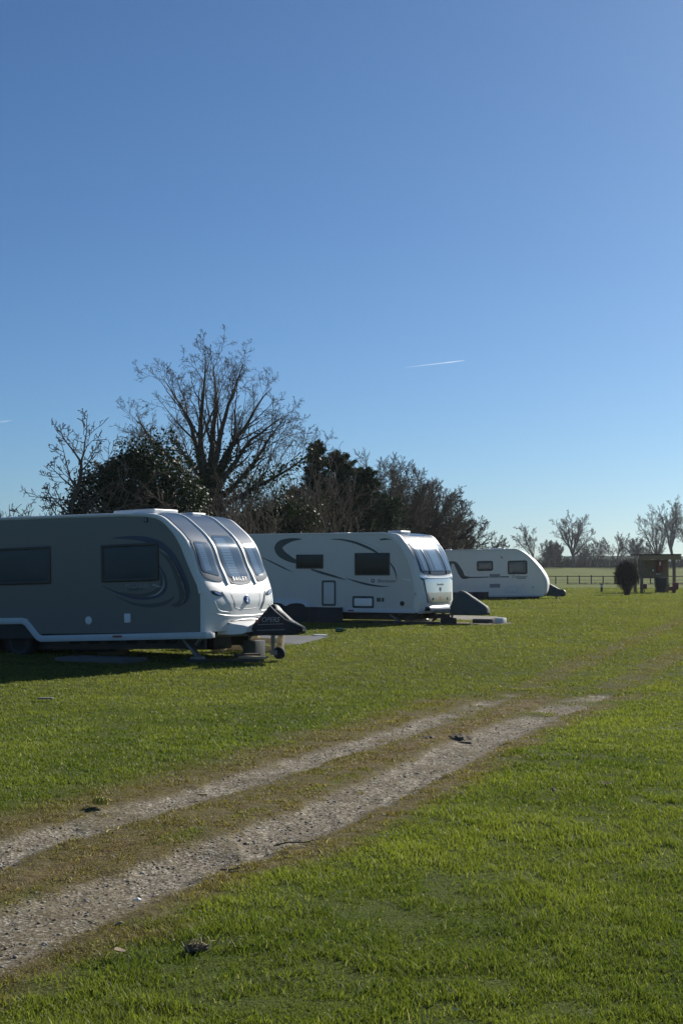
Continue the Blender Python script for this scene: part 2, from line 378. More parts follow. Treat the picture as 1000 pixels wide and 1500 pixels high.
M['front_glass'] = glass_mat('front_acrylic', (.66, .80, .92), .5)
M['nose_frame'] = mat('smoked_window_edge', (.036, .068, .118), .5, var=.1, spec=.04)
M['pane_pale'] = mat('tinted_acrylic_pale', (.11, .15, .165), .15, var=.35, scale=2.2, spec=.4)
M['blind'] = mat('pale_blind', (.62, .68, .73), .6, var=.05)
M['blue_panel'] = mat('blue_grey_sun_panel', (.055, .10, .175), .5, var=.05, spec=.05)
M['navy'] = mat('navy_decal', (.012, .03, .09), .3, var=.05)
M['charcoal'] = mat('charcoal_decal', (.045, .060, .062), .35, var=.15, scale=30)
M['silver'] = mat('silver_decal', (.48, .50, .51), .3, metal=.3, var=.04)
M['silver_panel'] = mat('silver_locker', (.55, .57, .58), .16, metal=.55, var=.03, coat=.3)
M['dark'] = mat('dark_plastic', (.015, .016, .017), .6, var=.2)
M['tarp'] = mat('black_tarpaulin', (.014, .014, .016), .55, var=.25, bump=.35, bscale=9)
M['grey_tarp'] = mat('grey_hitch_fabric', (.075, .088, .085), .7, var=.12, bump=.3, bscale=8)
M['green_tarp'] = mat('green_hitch_fabric', (.016, .036, .030), .5, var=.2, bump=.3, bscale=8)
M['steel'] = mat('galvanised_steel', (.24, .24, .23), .55, metal=.6, var=.25, scale=14, dirt=.5)
M['chassis'] = mat('dull_chassis', (.075, .072, .066), .75, metal=.2, var=.3)
M['tyre'] = mat('tyre_rubber', (.022, .022, .022), .85, var=.2)
M['rim'] = mat('alloy_rim', (.05, .053, .056), .5, metal=.5, var=.08)
M['chrome'] = mat('chrome', (.7, .72, .74), .12, metal=.95, var=.03)
M['lamp'] = mat('lamp_lens', (.25, .27, .28), .08, var=.1, coat=.8)
M['red_lens'] = mat('red_marker', (.28, .045, .02), .3)
M['emblem'] = mat('blue_emblem', (.03, .07, .2), .2, coat=.5)
M['letter_white'] = mat('white_lettering', (.85, .87, .88), .4, var=.01)
M['letter_dark'] = mat('dark_lettering', (.06, .07, .075), .4, var=.02)
M['letter_red'] = mat('red_lettering', (.70, .10, .11), .5, var=.02)
M['letter_grey'] = mat('grey_lettering', (.33, .33, .34), .5, var=.02)
M['wood'] = mat('weathered_wood', (.20, .145, .085), .85, var=.35, scale=18, bump=.3)
M['pale_wood'] = mat('pale_softwood', (.42, .32, .19), .8, var=.25, scale=14, bump=.2)
M['dark_wood'] = mat('dark_timber', (.075, .062, .050), .85, var=.35, scale=12, bump=.3)
M['hut_wood'] = mat('grey_timber', (.22, .17, .12), .85, var=.35, scale=7, bump=.3)
M['hut_fascia'] = mat('brightened_fascia', (.32, .225, .14), .9, var=.35, scale=6)  # fascia brown brightened to offset the shade on its front
M['slab'] = mat('concrete_slab', (.12, .125, .125), .9, var=.2, scale=8, bump=.3)
M['tarmac'] = mat('grey_hardstanding', (.095, .10, .105), .92, var=.2, scale=4, bump=.4, bscale=120)
M['concrete'] = mat('pale_hardstanding', (.20, .18, .14), .92, var=.2, scale=3, bump=.4, bscale=120)
M['red'] = mat('red_paint', (.20, .025, .035), .45, var=.1)
M['bin'] = mat('dark_green_bin', (.014, .022, .020), .5, var=.2)
M['stone'] = mat('pebble', (.33, .305, .27), .85, var=.5, scale=25)
M['soil'] = mat('dug_soil', (.11, .082, .048), .95, var=.4, scale=20, bump=.8, bscale=60)
M['straw'] = mat('straw', (.42, .33, .16), .8, var=.25)
M['yellow'] = mat('yellow_petals', (.45, .40, .06), .7, var=.2)
M['green_plastic'] = mat('green_bottle', (.02, .08, .04), .15, coat=.5)


# ================================================================== ground
def build_ground():
    r = [.4]
    while r[-1] < 900:
        q = r[-1]; r.append(q + max(.045, q * (.0085 if q < 45 else .016 if q < 110 else .04)))
    r = np.array(r)
    dense = np.linspace(-21, 21, 330); a = np.r_[np.arange(-180, -22, 6), [-22], dense[1:-1], [22], np.arange(26, 178, 6)]
    a = np.radians(np.unique(np.round(a, 4))); n, m = len(r), len(a)
    X = r[:, None] * np.sin(a)[None]; Y = r[:, None] * np.cos(a)[None]
    g, d = track_masks(X, Y); Z = G(X, Y)
    Z = Z - .050 * g * (np.abs(Y) < 60) + .012 * (fbm(X, Y, 7, 77, 2) - .5) * (np.abs(Y) < 40)
    V = np.stack([X, Y, Z], -1).reshape(-1, 3); ga, da = g.ravel(), d.ravel()
    i, j = np.meshgrid(np.arange(n - 1), np.arange(m), indexing='ij'); j2 = (j + 1) % m
    FA = np.stack([i * m + j, i * m + j2, (i + 1) * m + j2, (i + 1) * m + j], -1).reshape(-1, 4)
    cy = V[FA].mean(1); cm = np.maximum(ga, da * .95)[FA].mean(1)
    is_t = (cm > .42); is_f = (cy[:, 1] > 197) & ~is_t
    sward = sstep(30, 85, np.hypot(V[:, 0], V[:, 1]))
    centre = np.array([[0, 0, float(G(0, 0))]])
    for name, sel, lab in (('lawn', ~is_t & ~is_f, 0), ('track', is_t, 0), ('field', is_f, 0)):
        f = FA[sel][:, ::-1]; u, inv = np.unique(f, return_inverse=True)
        o = mesh_np(name, V[u], inv.reshape(-1, 4), 4, M['ground'], smooth=True, attrs={'gravel': ga[u], 'dry': da[u], 'sward': sward[u]})
        tag(o, kind='structure')
    c = MB(); c.add([(X[0, k], Y[0, k], Z[0, k]) for k in range(m)], [tuple(range(m))[::-1]])
build_ground()

def sheet(name, quad, m, lift, nx=40, ny=14, seed=3):
    q = np.array(quad, float); u, v = np.meshgrid(np.linspace(0, 1, nx), np.linspace(0, 1, ny), indexing='ij')
    P = (q[0] * ((1 - u) * (1 - v))[..., None] + q[1] * (u * (1 - v))[..., None] + q[2] * (u * v)[..., None] + q[3] * ((1 - u) * v)[..., None])
    e = np.minimum(np.minimum(u, 1 - u), np.minimum(v, 1 - v)); wob = (1 - np.clip(e * 8, 0, 1))[..., None]
    P = P + wob * .35 * np.stack([fbm(P[..., 0], P[..., 1], 1.1, seed) - .5, fbm(P[..., 0], P[..., 1], 1.1, seed + 9) - .5], -1)
    z = G(P[..., 0], P[..., 1]) + lift - .05 * (e < 1e-6)
    V = np.c_[P.reshape(-1, 2), z.ravel()]; i, j = np.meshgrid(np.arange(nx - 1), np.arange(ny - 1), indexing='ij')
    FA = np.stack([i * ny + j, (i + 1) * ny + j, (i + 1) * ny + j + 1, i * ny + j + 1], -1).reshape(-1, 4)
    return tag(mesh_np(name, V, FA, 4, m, smooth=True), kind='structure')
PAD1 = [(-9.5, 33.6), (-.9, 30.1), (-.15, 33.2), (-8.6, 37.2)]
PAD2 = [(-4.0, 46.4), (4.0, 42.7), (5.0, 45.2), (-2.6, 50.0)]
PAD2B = [(-3.6, 42.2), (4.1, 38.9), (4.9, 40.3), (-2.8, 43.8)]
sheet('hardstanding', PAD1, M['tarmac'], .03)
sheet('hardstanding', PAD2, M['concrete'], .03, seed=8)
sheet('pitch_gravel', PAD2B, M['soil'], .012, seed=15)
def in_quad(x, y, q):
    q = np.array(q); c = np.ones(x.shape, bool)
    for k in range(4):
        a, b = q[k], q[(k + 1) % 4]; c &= ((b[0] - a[0]) * (y - a[1]) - (b[1] - a[1]) * (x - a[0])) > 0
    return c

# ================================================================== grass blades
def build_grass(seed=11, K=250000.0, rmin=4.6, rmax=150.0, half=.85):
    rs = RS(seed); ex = 1.6
    tot = int(2 * half * K * (rmax ** (2 - ex) - rmin ** (2 - ex)) / (2 - ex))
    u = rs.rand(tot); r = (rmin ** (2 - ex) + u * (rmax ** (2 - ex) - rmin ** (2 - ex))) ** (1 / (2 - ex))
    a = (rs.rand(tot) * 2 - 1) * half
    kf = rs.rand(tot) < np.clip((45.0 / np.maximum(r, 45)) ** 1.5, 0, 1); kf &= np.abs(a) < np.interp(r, [5, 9, 16, 40, 150], [.85, .62, .48, .38, .36]); r, a = r[kf], a[kf]; tot = len(r)
    x, y = r * np.sin(a), r * np.cos(a)
    g, d = track_masks(x, y)
    p1 = fbm(x, y, 1.7, 51, 4); p2 = fbm(x, y, 6.0, 61, 3); p3 = fbm(x, y, .45, 71, 3)
    keep = rs.rand(tot) > np.clip(1.35 * g + .42 * d - .9 * (p2 - .5) * d, 0, .985)
    p4 = fbm(x, y, 3.3, 81, 4); bald = (p4 < .37) & (rs.rand(tot) < .75); keep &= ~bald
    keep &= ~(in_quad(x, y, PAD1) | in_quad(x, y, PAD2) | (in_quad(x, y, PAD2B) & (rs.rand(tot) < .8)))
    x, y, r, g, d, p1, p2, p3 = (q[keep] for q in (x, y, r, g, d, p1, p2, p3)); n = len(x)
    h = (.014 + .027 * rs.rand(n) ** 1.6) * (.25 + 1.5 * p2) * (.55 + .9 * p1) * (1 - .5 * d)
    tall = rs.rand(n) < .015; h = np.where(tall, h * 1.7, h)
    h = h * np.interp(r, [8, 22, 60, 150], [1, .8, .9, 1.5]); wd = np.maximum(.0024, .00033 * r) * (.7 + .6 * rs.rand(n))
    yaw = rs.rand(n) * 2 * math.pi
    lean_dir = 2.4 + 1.7 * (p1 - .5) * 4 + rs.randn(n) * 1.9; lean = (.25 + .75 * rs.rand(n)) * h * (1 + .6 * d)
    z = G(x, y) - .050 * g - .004
    dx, dy = np.cos(yaw) * wd, np.sin(yaw) * wd; lx, ly = np.cos(lean_dir) * lean, np.sin(lean_dir) * lean
    B = np.stack([x, y, z], -1)
    V = np.empty((n, 5, 3))
    V[:, 0] = B + np.stack([-dx, -dy, 0 * dx], -1); V[:, 1] = B + np.stack([dx, dy, 0 * dx], -1)
    V[:, 2] = B + np.stack([dx * .75 + lx * .35, dy * .75 + ly * .35, h * .62], -1); V[:, 3] = B + np.stack([-dx * .75 + lx * .35, -dy * .75 + ly * .35, h * .62], -1)
    V[:, 4] = B + np.stack([lx, ly, h], -1)
    c0 = np.array([.088, .122, .022]); c1 = np.array([.205, .232, .044]); dry = np.array([.185, .135, .060]); pale = np.array([.36, .33, .17])
    t = np.clip(.5 + 1.6 * (p3 - .5) + .9 * (p1 - .5) + .28 * rs.randn(n), 0, 1)[:, None]; c = c0 * (1 - t) + c1 * t
    # the lawn beyond the track is thinner and yellower than the lush verge on the near side
    worn = sstep(15, 26, y + 3.0 * (fbm(x, y, .2, 91, 2) - .5))[:, None]; c = c * (1 - .58 * worn) + np.array([.172, .168, .056]) * .58 * worn
    dd = np.clip(d[:, None] * 1.0 + .12 * rs.randn(n)[:, None] + .25 * (p2[:, None] - .5), 0, 1) * (d[:, None] > .03); c = c * (1 - dd) + dry * dd * (.6 + .7 * rs.rand(n)[:, None])
    st = (rs.rand(n) < (.022 + .03 * d) * (r < 18))[:, None]; c = np.where(st, pale, c)  # pale blades close to the camera, coloured to paint sparkle into the grass
    base = np.repeat(np.arange(n) * 5, 1)
    T1 = np.stack([base, base + 1, base + 2], -1); T2 = np.stack([base, base + 2, base + 3], -1); T3 = np.stack([base + 3, base + 2, base + 4], -1)
    o = mesh_np('grass', V.reshape(-1, 3), np.concatenate([T1, T2, T3]), 3, M['grass'], attrs={'col': np.repeat(c, 5, 0)})
    tag(o, 'short green lawn grass covering the field around the track', 'grass', kind='stuff')
build_grass()

# loose stones lying in the ruts
def build_gravel(seed=5, tot=150000):
    rs = RS(seed); r = (3.0 ** .4 + rs.rand(tot) * (34 ** .4 - 4.6 ** .4)) ** 2.5; a = (rs.rand(tot) * 2 - 1) * .36
    x, y = r * np.sin(a), r * np.cos(a); g, d = track_masks(x, y)
    k = rs.rand(tot) < np.clip(g - .15, 0, 1) * .9 + .02 * d; x, y, r = x[k], y[k], r[k]; n = len(x)
    s = (.003 + .010 * rs.rand(n) ** 4.0) * (1 + .03 * r)
    z = G(x, y) - .046 * g[k]
    base = np.array([(1, 0, 0), (0, 1, 0), (-1, 0, 0), (0, -1, 0), (0, 0, .8), (0, 0, -.5)], float)
    V = base[None] * (.7 + .6 * rs.rand(n, 6, 1)); yw = rs.rand(n) * 6.28; c, q = np.cos(yw), np.sin(yw)
    V = np.stack([V[..., 0] * c[:, None] - V[..., 1] * q[:, None], V[..., 0] * q[:, None] + V[..., 1] * c[:, None], V[..., 2] * .42], -1) * s[:, None, None] + np.stack([x, y, z], -1)[:, None]
    f = np.array([(0, 1, 4), (1, 2, 4), (2, 3, 4), (3, 0, 4), (1, 0, 5), (2, 1, 5), (3, 2, 5), (0, 3, 5)])
    t = rs.rand(n)[:, None]; col = np.where(t < .5, np.array([.24, .20, .15]), np.where(t < .9, np.array([.36, .33, .28]), np.array([.60, .56, .50]))) * (.7 + .5 * rs.rand(n)[:, None])
    o = mesh_np('gravel', V.reshape(-1, 3), (f[None] + (np.arange(n) * 6)[:, None, None]).reshape(-1, 3), 3, M['gravel'], smooth=False, attrs={'col': np.repeat(col, 6, 0)})
    tag(o, 'loose grey stones scattered along the bare ruts of the track', 'gravel', kind='stuff')
M['gravel'] = leaf_mat('gravel_stones', trans=0.0, rough=.9, spec=.2)
build_gravel()

# ================================================================== caravans
def frame_rot(yaw, tilt):
    return np.array((Matrix.Rotation(-yaw, 3, 'Z') @ Matrix.Rotation(-tilt, 3, 'Y')))
W = 2.25
class Nose:
    """front surface: side outline (x, z) from the roof down, bulged forward towards the centre line"""
    def __init__(s, curve, bulge, n):
        c = cat_rom(curve, 10); d = np.r_[0, np.cumsum(np.hypot(*np.diff(c, axis=0).T))]
        q = np.linspace(0, d[-1], 240); s.c = np.c_[np.interp(q, d, c[:, 0]), np.interp(q, d, c[:, 1])]
        b = np.array(bulge); s.b = np.interp(-s.c[:, 1], -b[:, 0], b[:, 1]); s.n = n; s.T = np.linspace(0, 1, 240)
    def F(s, u, t):
        x = np.interp(t, s.T, s.c[:, 0]); z = np.interp(t, s.T, s.c[:, 1]); b = np.interp(t, s.T, s.b)
        g = max(0.0, 1 - abs(u) ** s.n) ** (1 / s.n)
        return np.array([x + b * g, W / 2 * (1 + u), z])
    def N(s, u, t):
        u = min(max(u, -.985), .985); e = 1e-3
        a = s.F(u + e, t) - s.F(u - e, t); b = s.F(u, min(1, t + e)) - s.F(u, max(0, t - e)); n = np.cross(b, a); n /= np.linalg.norm(n)
        return n if n[0] + n[2] > 0 else -n
    def P(s, u, t, d): return s.F(u, t) + s.N(u, t) * d
    def patch(s, mb, q, d, nu=14, nv=22, rc=.12, base=-.004, sag=0.0):
        """plate lying on the nose; q = corner (u, t): top left, top right, bottom right, bottom left"""
        q = np.array(q, float); rows = []
        for v in np.linspace(0, 1, nv) ** 1.0:
            l = q[0] * (1 - v) + q[3] * v; r = q[1] * (1 - v) + q[2] * v; e = min(v, 1 - v)
            ins = rc * (1 - math.sqrt(max(0, 1 - ((rc - e) / rc) ** 2))) if e < rc else 0
            rows.append([(l * (1 - w_) + r * w_) + np.array([0, sag * 4 * w_ * (1 - w_) * v]) for w_ in ins + (1 - 2 * ins) * np.linspace(0, 1, nu)])
        top = [[s.P(p[0], min(p[1], 1), d) for p in R] for R in rows]; mb.grid(top)
        edge = [(0, j) for j in range(nu)] + [(i, nu - 1) for i in range(1, nv)] + [(nv - 1, j) for j in range(nu - 2, -1, -1)] + [(i, 0) for i in range(nv - 2, 0, -1)]
        up = [top[i][j] for i, j in edge]; dn = [s.P(rows[i][j][0], min(rows[i][j][1], 1), base) for i, j in edge]
        up.append(up[0]); dn.append(dn[0]); mb.grid([up, dn]); return mb
    def stroke(s, mb, pts, wd, d=.006):
        pts = cat_rom(pts, 6); mb.tube([s.P(p[0], min(p[1], 1), d) for p in pts], wd, 6); return mb
def mir(q): return [(-q[1][0], q[1][1]), (-q[0][0], q[0][1]), (-q[3][0], q[3][1]), (-q[2][0], q[2][1])]
def shrink(q, du, dt):
    return [(q[0][0] + du, q[0][1] + dt), (q[1][0] - du, q[1][1] + dt), (q[2][0] - du, q[2][1] - dt), (q[3][0] + du, q[3][1] - dt)]

class Caravan:
    def __init__(s, anchor, Y, yaw, tilt, z0, xr, label):
        s.R = frame_rot(rad(yaw), rad(tilt)); s.P0 = at(*anchor, Y) - s.R @ np.array([0, 0, z0]); xc = xr / 2
        s.off = np.array([-xc, -W / 2, 0]); s.xr = xr
        loc = s.P0 + s.R @ np.array([xc, W / 2, 0])
        s.root = empty('caravan', loc, label, 'caravan', 'caravans parked in a row on the grass'); s.root.rotation_euler = Matrix(s.R.tolist()).to_euler()
    def mb(s): return MB(s.off)
    def world(s, p): return s.P0 + s.R @ np.array(p, float)
    def part(s, name, mb, m, parent=None, **k): return mb.build(name, m, parent or s.root, **k)
    def shell(s, nose, rear, zf, m):
        mb = s.mb(); us = np.sin(np.linspace(-1, 1, 33) * math.pi / 2); ts = np.linspace(0, 1, 70)
        mb.grid([[nose.F(u, t) for u in us] for t in ts])
        back = cat_rom(rear, 6); mb.grid([[(p[0], W / 2 * (1 + u), p[1] + .0 * (1 - u * u)) for u in us] for p in back])
        x0, z0_ = back[-1]; xe, ze = nose.c[-1]
        mb.grid([[(x0, W / 2 * (1 + u), zf) for u in us], [(xe, W / 2 * (1 + u), zf) if False else nose.F(u, 1.0) for u in us]])
        for u, y in ((-1, 0), (1, W)):
            poly = [(p[0], y, p[1]) for p in back[::-1]] + [(p[0], y, p[1]) for p in nose.c[1::4]] + [(xe, y, ze)]
            mb.add(poly, [tuple(range(len(poly)))])
        return s.part('body', mb, m, smooth=35)
    def window(s, x0, x1, z0, z1, fr=.045, r=.05, blind=True, pm=None, bulge=.007):
        o = s.mb(); o.frame(rrect(x0, x1, z0, z1, r), rrect(x0 + fr, x1 - fr, z0 + fr, z1 - fr, max(.012, r - fr * .6)), -.022, .004)
        f = s.part('window', o, M['frame'], bevel=.004)
        p = s.mb(); rows = []
        for i in np.linspace(-1, 1, 13):
            rows.append([((x0 + x1) / 2 + (x1 - x0 - 1.6 * fr) / 2 * j, -.010 - bulge * (1 - i ** 4) * (1 - j ** 4) * .6, (z0 + z1) / 2 + (z1 - z0 - 1.6 * fr) / 2 * i) for j in np.linspace(-1, 1, 17)])
        p.grid(rows); s.part('pane', p, pm or M['pane'], f)
        return f
    def decal(s, path, wd, m, name='decal_stripe', lift=.0085):
        a, b = ribbon_poly(cat_rom(path, 8), wd); mb = s.mb()
        mb.grid([[(p[0], -lift, p[1]) for p in a], [(p[0], -lift, p[1]) for p in b]]); mb.grid([[(p[0], -lift + .0015, p[1]) for p in a], [(p[0], -lift + .0015, p[1]) for p in b]])
        return s.part(name, mb, m, smooth=0)
    def wheel(s, x, zc, r, y=.22, w_=.19):
        e = bpy.data.objects.new('wheel', None); COL.objects.link(e); e.parent = s.root; e.empty_display_size = .1
        t = s.mb(); t.lathe((x, y, zc), (0, 1, 0), [(-w_ / 2 + .02, r * .66), (-w_ / 2, r * .74), (-w_ / 2, r * .9), (-w_ / 2 + .03, r * .985), (-w_ / 4, r), (w_ / 4, r), (w_ / 2 - .03, r * .985), (w_ / 2, r * .9), (w_ / 2, r * .6)], 36)
        s.part('tyre', t, M['tyre'], e)
        q = s.mb(); q.lathe((x, y, zc), (0, 1, 0), [(-w_ / 2 + .045, r * .10), (-w_ / 2 + .03, r * .16), (-w_ / 2 + .06, r * .22), (-w_ / 2 + .065, r * .5), (-w_ / 2 + .015, r * .6), (-w_ / 2 + .012, r * .66), (w_ / 2, r * .66)], 32)
        for k in range(5):
            a = 2 * math.pi * k / 5; q.obox((x + math.cos(a) * r * .38, y - w_ / 2 + .045, zc + math.sin(a) * r * .38), ((math.cos(a), 0, math.sin(a)), (0, 1, 0), (-math.sin(a), 0, math.cos(a))), (r * .24, .018, r * .075))
        s.part('rim', q, M['rim'], e)
    def steady(s, x, y, ztop, zbot, dx=.3):
        m = s.mb(); m.bar((x - dx, y, ztop), (x + .02, y, zbot + .05), .13, .05); m.bar((x + .12, y, ztop), (x - .02, y, zbot + .25), .09, .045); m.box(x - .09, x + .10, y - .08, y + .08, zbot, zbot + .05)
        s.part('corner_steady', m, M['steel'], bevel=.006)
    def running_gear(s, x0, x1, z0=.2, z1=.40, dark=M['chassis']):
        m = s.mb()
        for y in (.42, W - .42): m.box(x0, x1, y - .03, y + .03, z0, z1)
        for x in np.linspace(x0 + .4, x1 - .4, 6): m.box(x - .025, x + .025, .45, W - .45, z0 + .04, z1 - .02)
        s.part('chassis', m, dark, bevel=.004)
    def drawbar(s, xtip, z):
        m = s.mb(); m.bar((-.6, .5, z - .02), (xtip - .25, W / 2 - .06, z), .06, .11); m.bar((-.6, W - .5, z - .02), (xtip - .25, W / 2 + .06, z), .06, .11)
        m.box(xtip - .32, xtip, W / 2 - .06, W / 2 + .06, z - .04, z + .07); m.lathe((xtip, W / 2, z), (1, 0, 0), [(-.02, .03), (.0, .065), (.08, .06), (.11, .03)], 12)
        s.part('drawbar', m, M['steel'], bevel=.005)
    def jockey(s, x, zc, r, ztop, out=.12):
        e = bpy.data.objects.new('jockey_wheel', None); COL.objects.link(e); e.parent = s.root; e.empty_display_size = .1
        m = s.mb(); y = W / 2 - .12; m.tube([(x, y, zc - .0), (x, y, ztop)], .03, 12); m.tube([(x, y, zc + .12), (x, y, ztop - .05)], .037, 12)
        m.box(x - .02, x + out, y - .075, y - .065, zc - .035, zc + .05); m.box(x - .02, x + out, y + .065, y + .075, zc - .035, zc + .05); m.box(x - .035, x + .035, y - .075, y + .075, zc + .0, zc + .05)
        s.part('stem', m, M['steel'], e, bevel=.004)
        t = s.mb(); t.lathe((x + out, y, zc), (0, 1, 0), [(-.055, r * .5), (-.055, r * .85), (-.035, r), (.035, r), (.055, r * .85), (.055, r * .5)], 24); s.part('tyre', t, M['tyre'], e)
        h = s.mb(); h.lathe((x + out, y, zc), (0, 1, 0), [(-.06, r * .12), (-.05, r * .5), (.05, r * .5), (.06, r * .12)], 16); s.part('hub', h, M['rim'], e)
    def roof_vent(s, x0, x1, y0, y1, z, h, m=None, name='roof_vent'):
        b = s.mb(); b.box(x0, x1, y0, y1, z - .02, z + h); return s.part(name, b, m or M['white_plain'], bevel=min(.03, h * .45), seg=3)
    def hatch(s, x0, x1, z0, z1, fr, fm, pm, name='locker_hatch', lock=True):
        o = s.mb(); o.frame(rrect(x0, x1, z0, z1, .05), rrect(x0 + fr, x1 - fr, z0 + fr, z1 - fr, .03), -.012, .004); f = s.part(name, o, fm, bevel=.003)
        p = s.mb(); p.prism(rrect(x0 + fr * .9, x1 - fr * .9, z0 + fr * .9, z1 - fr * .9, .03), -.007, .003); s.part('door', p, pm, f, bevel=.002)
        return f
    def nose_text(s, nose, txt, size, u, t, m, d=.012, name='lettering', spacing=1.0, shear=0.0):
        P = nose.P(u, t, d); up = nose.F(u, t - .01) - nose.F(u, t + .01); up /= np.linalg.norm(up); ax = np.array([0, 1.0, 0])
        return s.part(name, text_mb(txt, size, P, ax, up, .001, spacing, s.off, shear), m, smooth=0)
    def side_text(s, txt, size, x, z, m, name='lettering', spacing=1.0, shear=0.0, tiltz=0.0):
        ax = np.array([math.cos(tiltz), 0, math.sin(tiltz)]); up = np.array([-math.sin(tiltz), 0, math.cos(tiltz)])
        return s.part(name, text_mb(txt, size, (x, -.0095, z), ax, up, .001, spacing, s.off, shear), m, smooth=0)

def edge_trim(cv, nose, near_pts, y, wd, m, name='edge_trim'):
    mb = cv.mb(); mb.tube([(p[0], y, p[1]) for p in near_pts], wd, 8); return cv.part(name, mb, m)

# ---------------------------------------------------------------- nearest caravan: grey sides, white front
def caravan_grey():
    c = Caravan((296, 926), 25.2, 28, 1.7, .46, -6.6, 'large grey sided caravan with a white nose, nearest to the camera')
    nose = Nose([(-1.55, 2.558), (-1.15, 2.545), (-.80, 2.475), (-.56, 2.30), (-.36, 2.11), (-.222, 1.90), (-.118, 1.585), (-.03, 1.35), (.012, 1.15), (.02, .80), (.016, .46)],
                [(2.56, 0), (2.5, .01), (2.1, .04), (1.6, .07), (1.3, .11), (1.1, .18), (.95, .21), (.75, .19), (.46, .17)], 2.6)
    rear = [(-1.55, 2.558), (-3.0, 2.59), (-4.4, 2.61), (-5.9, 2.60), (-6.35, 2.52), (-6.55, 2.2), (-6.6, 1.4), (-6.6, .46)]
    c.shell(nose, rear, .46, M['white'])
    # grey side sheet on both flanks, cut round the wheel arch
    edge = [(-1.55, 2.505), (-.92, 2.44), (-.60, 2.215), (-.415, 1.95), (-.275, 1.645), (-.138, 1.36), (-.055, 1.20), (-.024, 1.07), (-.03, .46)]
    e = cat_rom(edge, 6)
    poly = [(-6.52, .46), (-6.52, 2.2), (-6.3, 2.47), (-5.9, 2.545), (-4.4, 2.56), (-3.0, 2.538)] + [tuple(p) for p in e] + [(-3.50, .46), (-3.78, .74), (-5.30, .74), (-5.55, .46)]
    for y0, y1 in ((-.004, .002), (W - .002, W + .004)):
        m = c.mb(); m.prism(poly, y0, y1); c.part('side_panel', m, M['grey'], smooth=0)
    # white roof-to-nose edging that follows the corner
    tr = cat_rom([(-6.3, 2.49), (-5.9, 2.575), (-4.4, 2.588), (-3.0, 2.566), (-1.55, 2.535), (-.88, 2.465), (-.575, 2.26), (-.38, 2.03), (-.245, 1.78), (-.125, 1.46), (-.045, 1.27), (-.012, 1.12)], 6)
    for y in (-.002, W + .002): edge_trim(c, nose, tr, y, np.interp(np.arange(len(tr)), [0, len(tr) * .35, len(tr) - 1], [.022, .026, .036]), M['white'])
    # windows
    c.window(-2.09, -.855, 1.355, 2.02, .055, .03, pm=M['pane_blind']); c.window(-4.75, -3.22, 1.36, 2.045, .055, .03, pm=M['pane_blind'])
    # swooshes round the front window
    c.decal([(-1.83, 2.13), (-1.45, 2.125), (-1.1, 2.075), (-.80, 1.97), (-.57, 1.78), (-.40, 1.50), (-.29, 1.25), (-.262, 1.12), (-.30, 1.0), (-.40, .935)], [.004, .03, .05, .055, .05, .055, .05, .035, .02, .003], M['navy'])
    c.decal([(-.83, 1.86), (-.62, 1.70), (-.47, 1.45), (-.37, 1.2), (-.37, 1.04), (-.47, .94), (-.62, .93)], [.01, .05, .075, .085, .08, .045, .005], M['charcoal'])
    c.decal([(-.80, 1.88), (-.58, 1.70), (-.43, 1.42), (-.335, 1.17), (-.345, 1.02), (-.42, .945)], [.002, .008, .008, .007, .006, .002], M['silver'])
    c.decal([(-2.07, 1.29), (-1.75, 1.17), (-1.4, 1.075), (-1.1, 1.06), (-.85, 1.11), (-.72, 1.23), (-.73, 1.42), (-.86, 1.63)], [.003, .014, .022, .025, .026, .025, .02, .008], M['navy'])
    c.decal([(-1.7, 1.18), (-1.35, 1.115), (-1.05, 1.13), (-.86, 1.22), (-.80, 1.36), (-.85, 1.52)], [.004, .025, .035, .035, .03, .004], M['charcoal'])
    c.decal([(-1.1, 1.085), (-.9, 1.13), (-.775, 1.25), (-.77, 1.38)], [.002, .008, .008, .002], M['silver'])
    c.decal([(-1.78, 1.11), (-1.45, .98), (-1.1, .93), (-.8, .955), (-.62, 1.02), (-.55, 1.09)], [.003, .02, .032, .035, .025, .004], M['charcoal'])
    c.side_text('PEGASUS', .10, -1.33, 1.275, M['letter_grey'], spacing=1.25); c.side_text('GRANDE SE', .062, -1.35, 1.215, M['letter_dark'])
    m = c.mb(); m.add([(-.99, -.0095, 1.31), (-.80, -.0095, 1.25), (-.88, -.0095, 1.24), (-.93, -.0095, 1.265), (-1.0, -.0095, 1.27)], [(0, 1, 2, 3, 4)]); c.part('winged_badge', m, M['letter_grey'], smooth=0)
    # skirt rail and wheel arch
    path = [(.20, .405), (-3.50, .372), (-3.82, .70), (-5.25, .70), (-5.56, .372), (-6.55, .372)]
    pp = []
    for q in path:
        pp.append(np.array(q))
    c_in = []
    for k, q in enumerate(pp):                    # round the corners of the rail line
        if 0 < k < len(pp) - 1:
            a = pp[k - 1] - q; b = pp[k + 1] - q; a /= np.linalg.norm(a); b /= np.linalg.norm(b)
            for t in np.linspace(0, 1, 7): c_in.append((q + a * .09 * (1 - t) ** 2 + b * .09 * t ** 2))
        else: c_in.append(q)
    c_in = np.array(c_in); T = np.gradient(c_in, axis=0); T /= np.linalg.norm(T, axis=1, keepdims=True); N = np.c_[-T[:, 1], T[:, 0]]
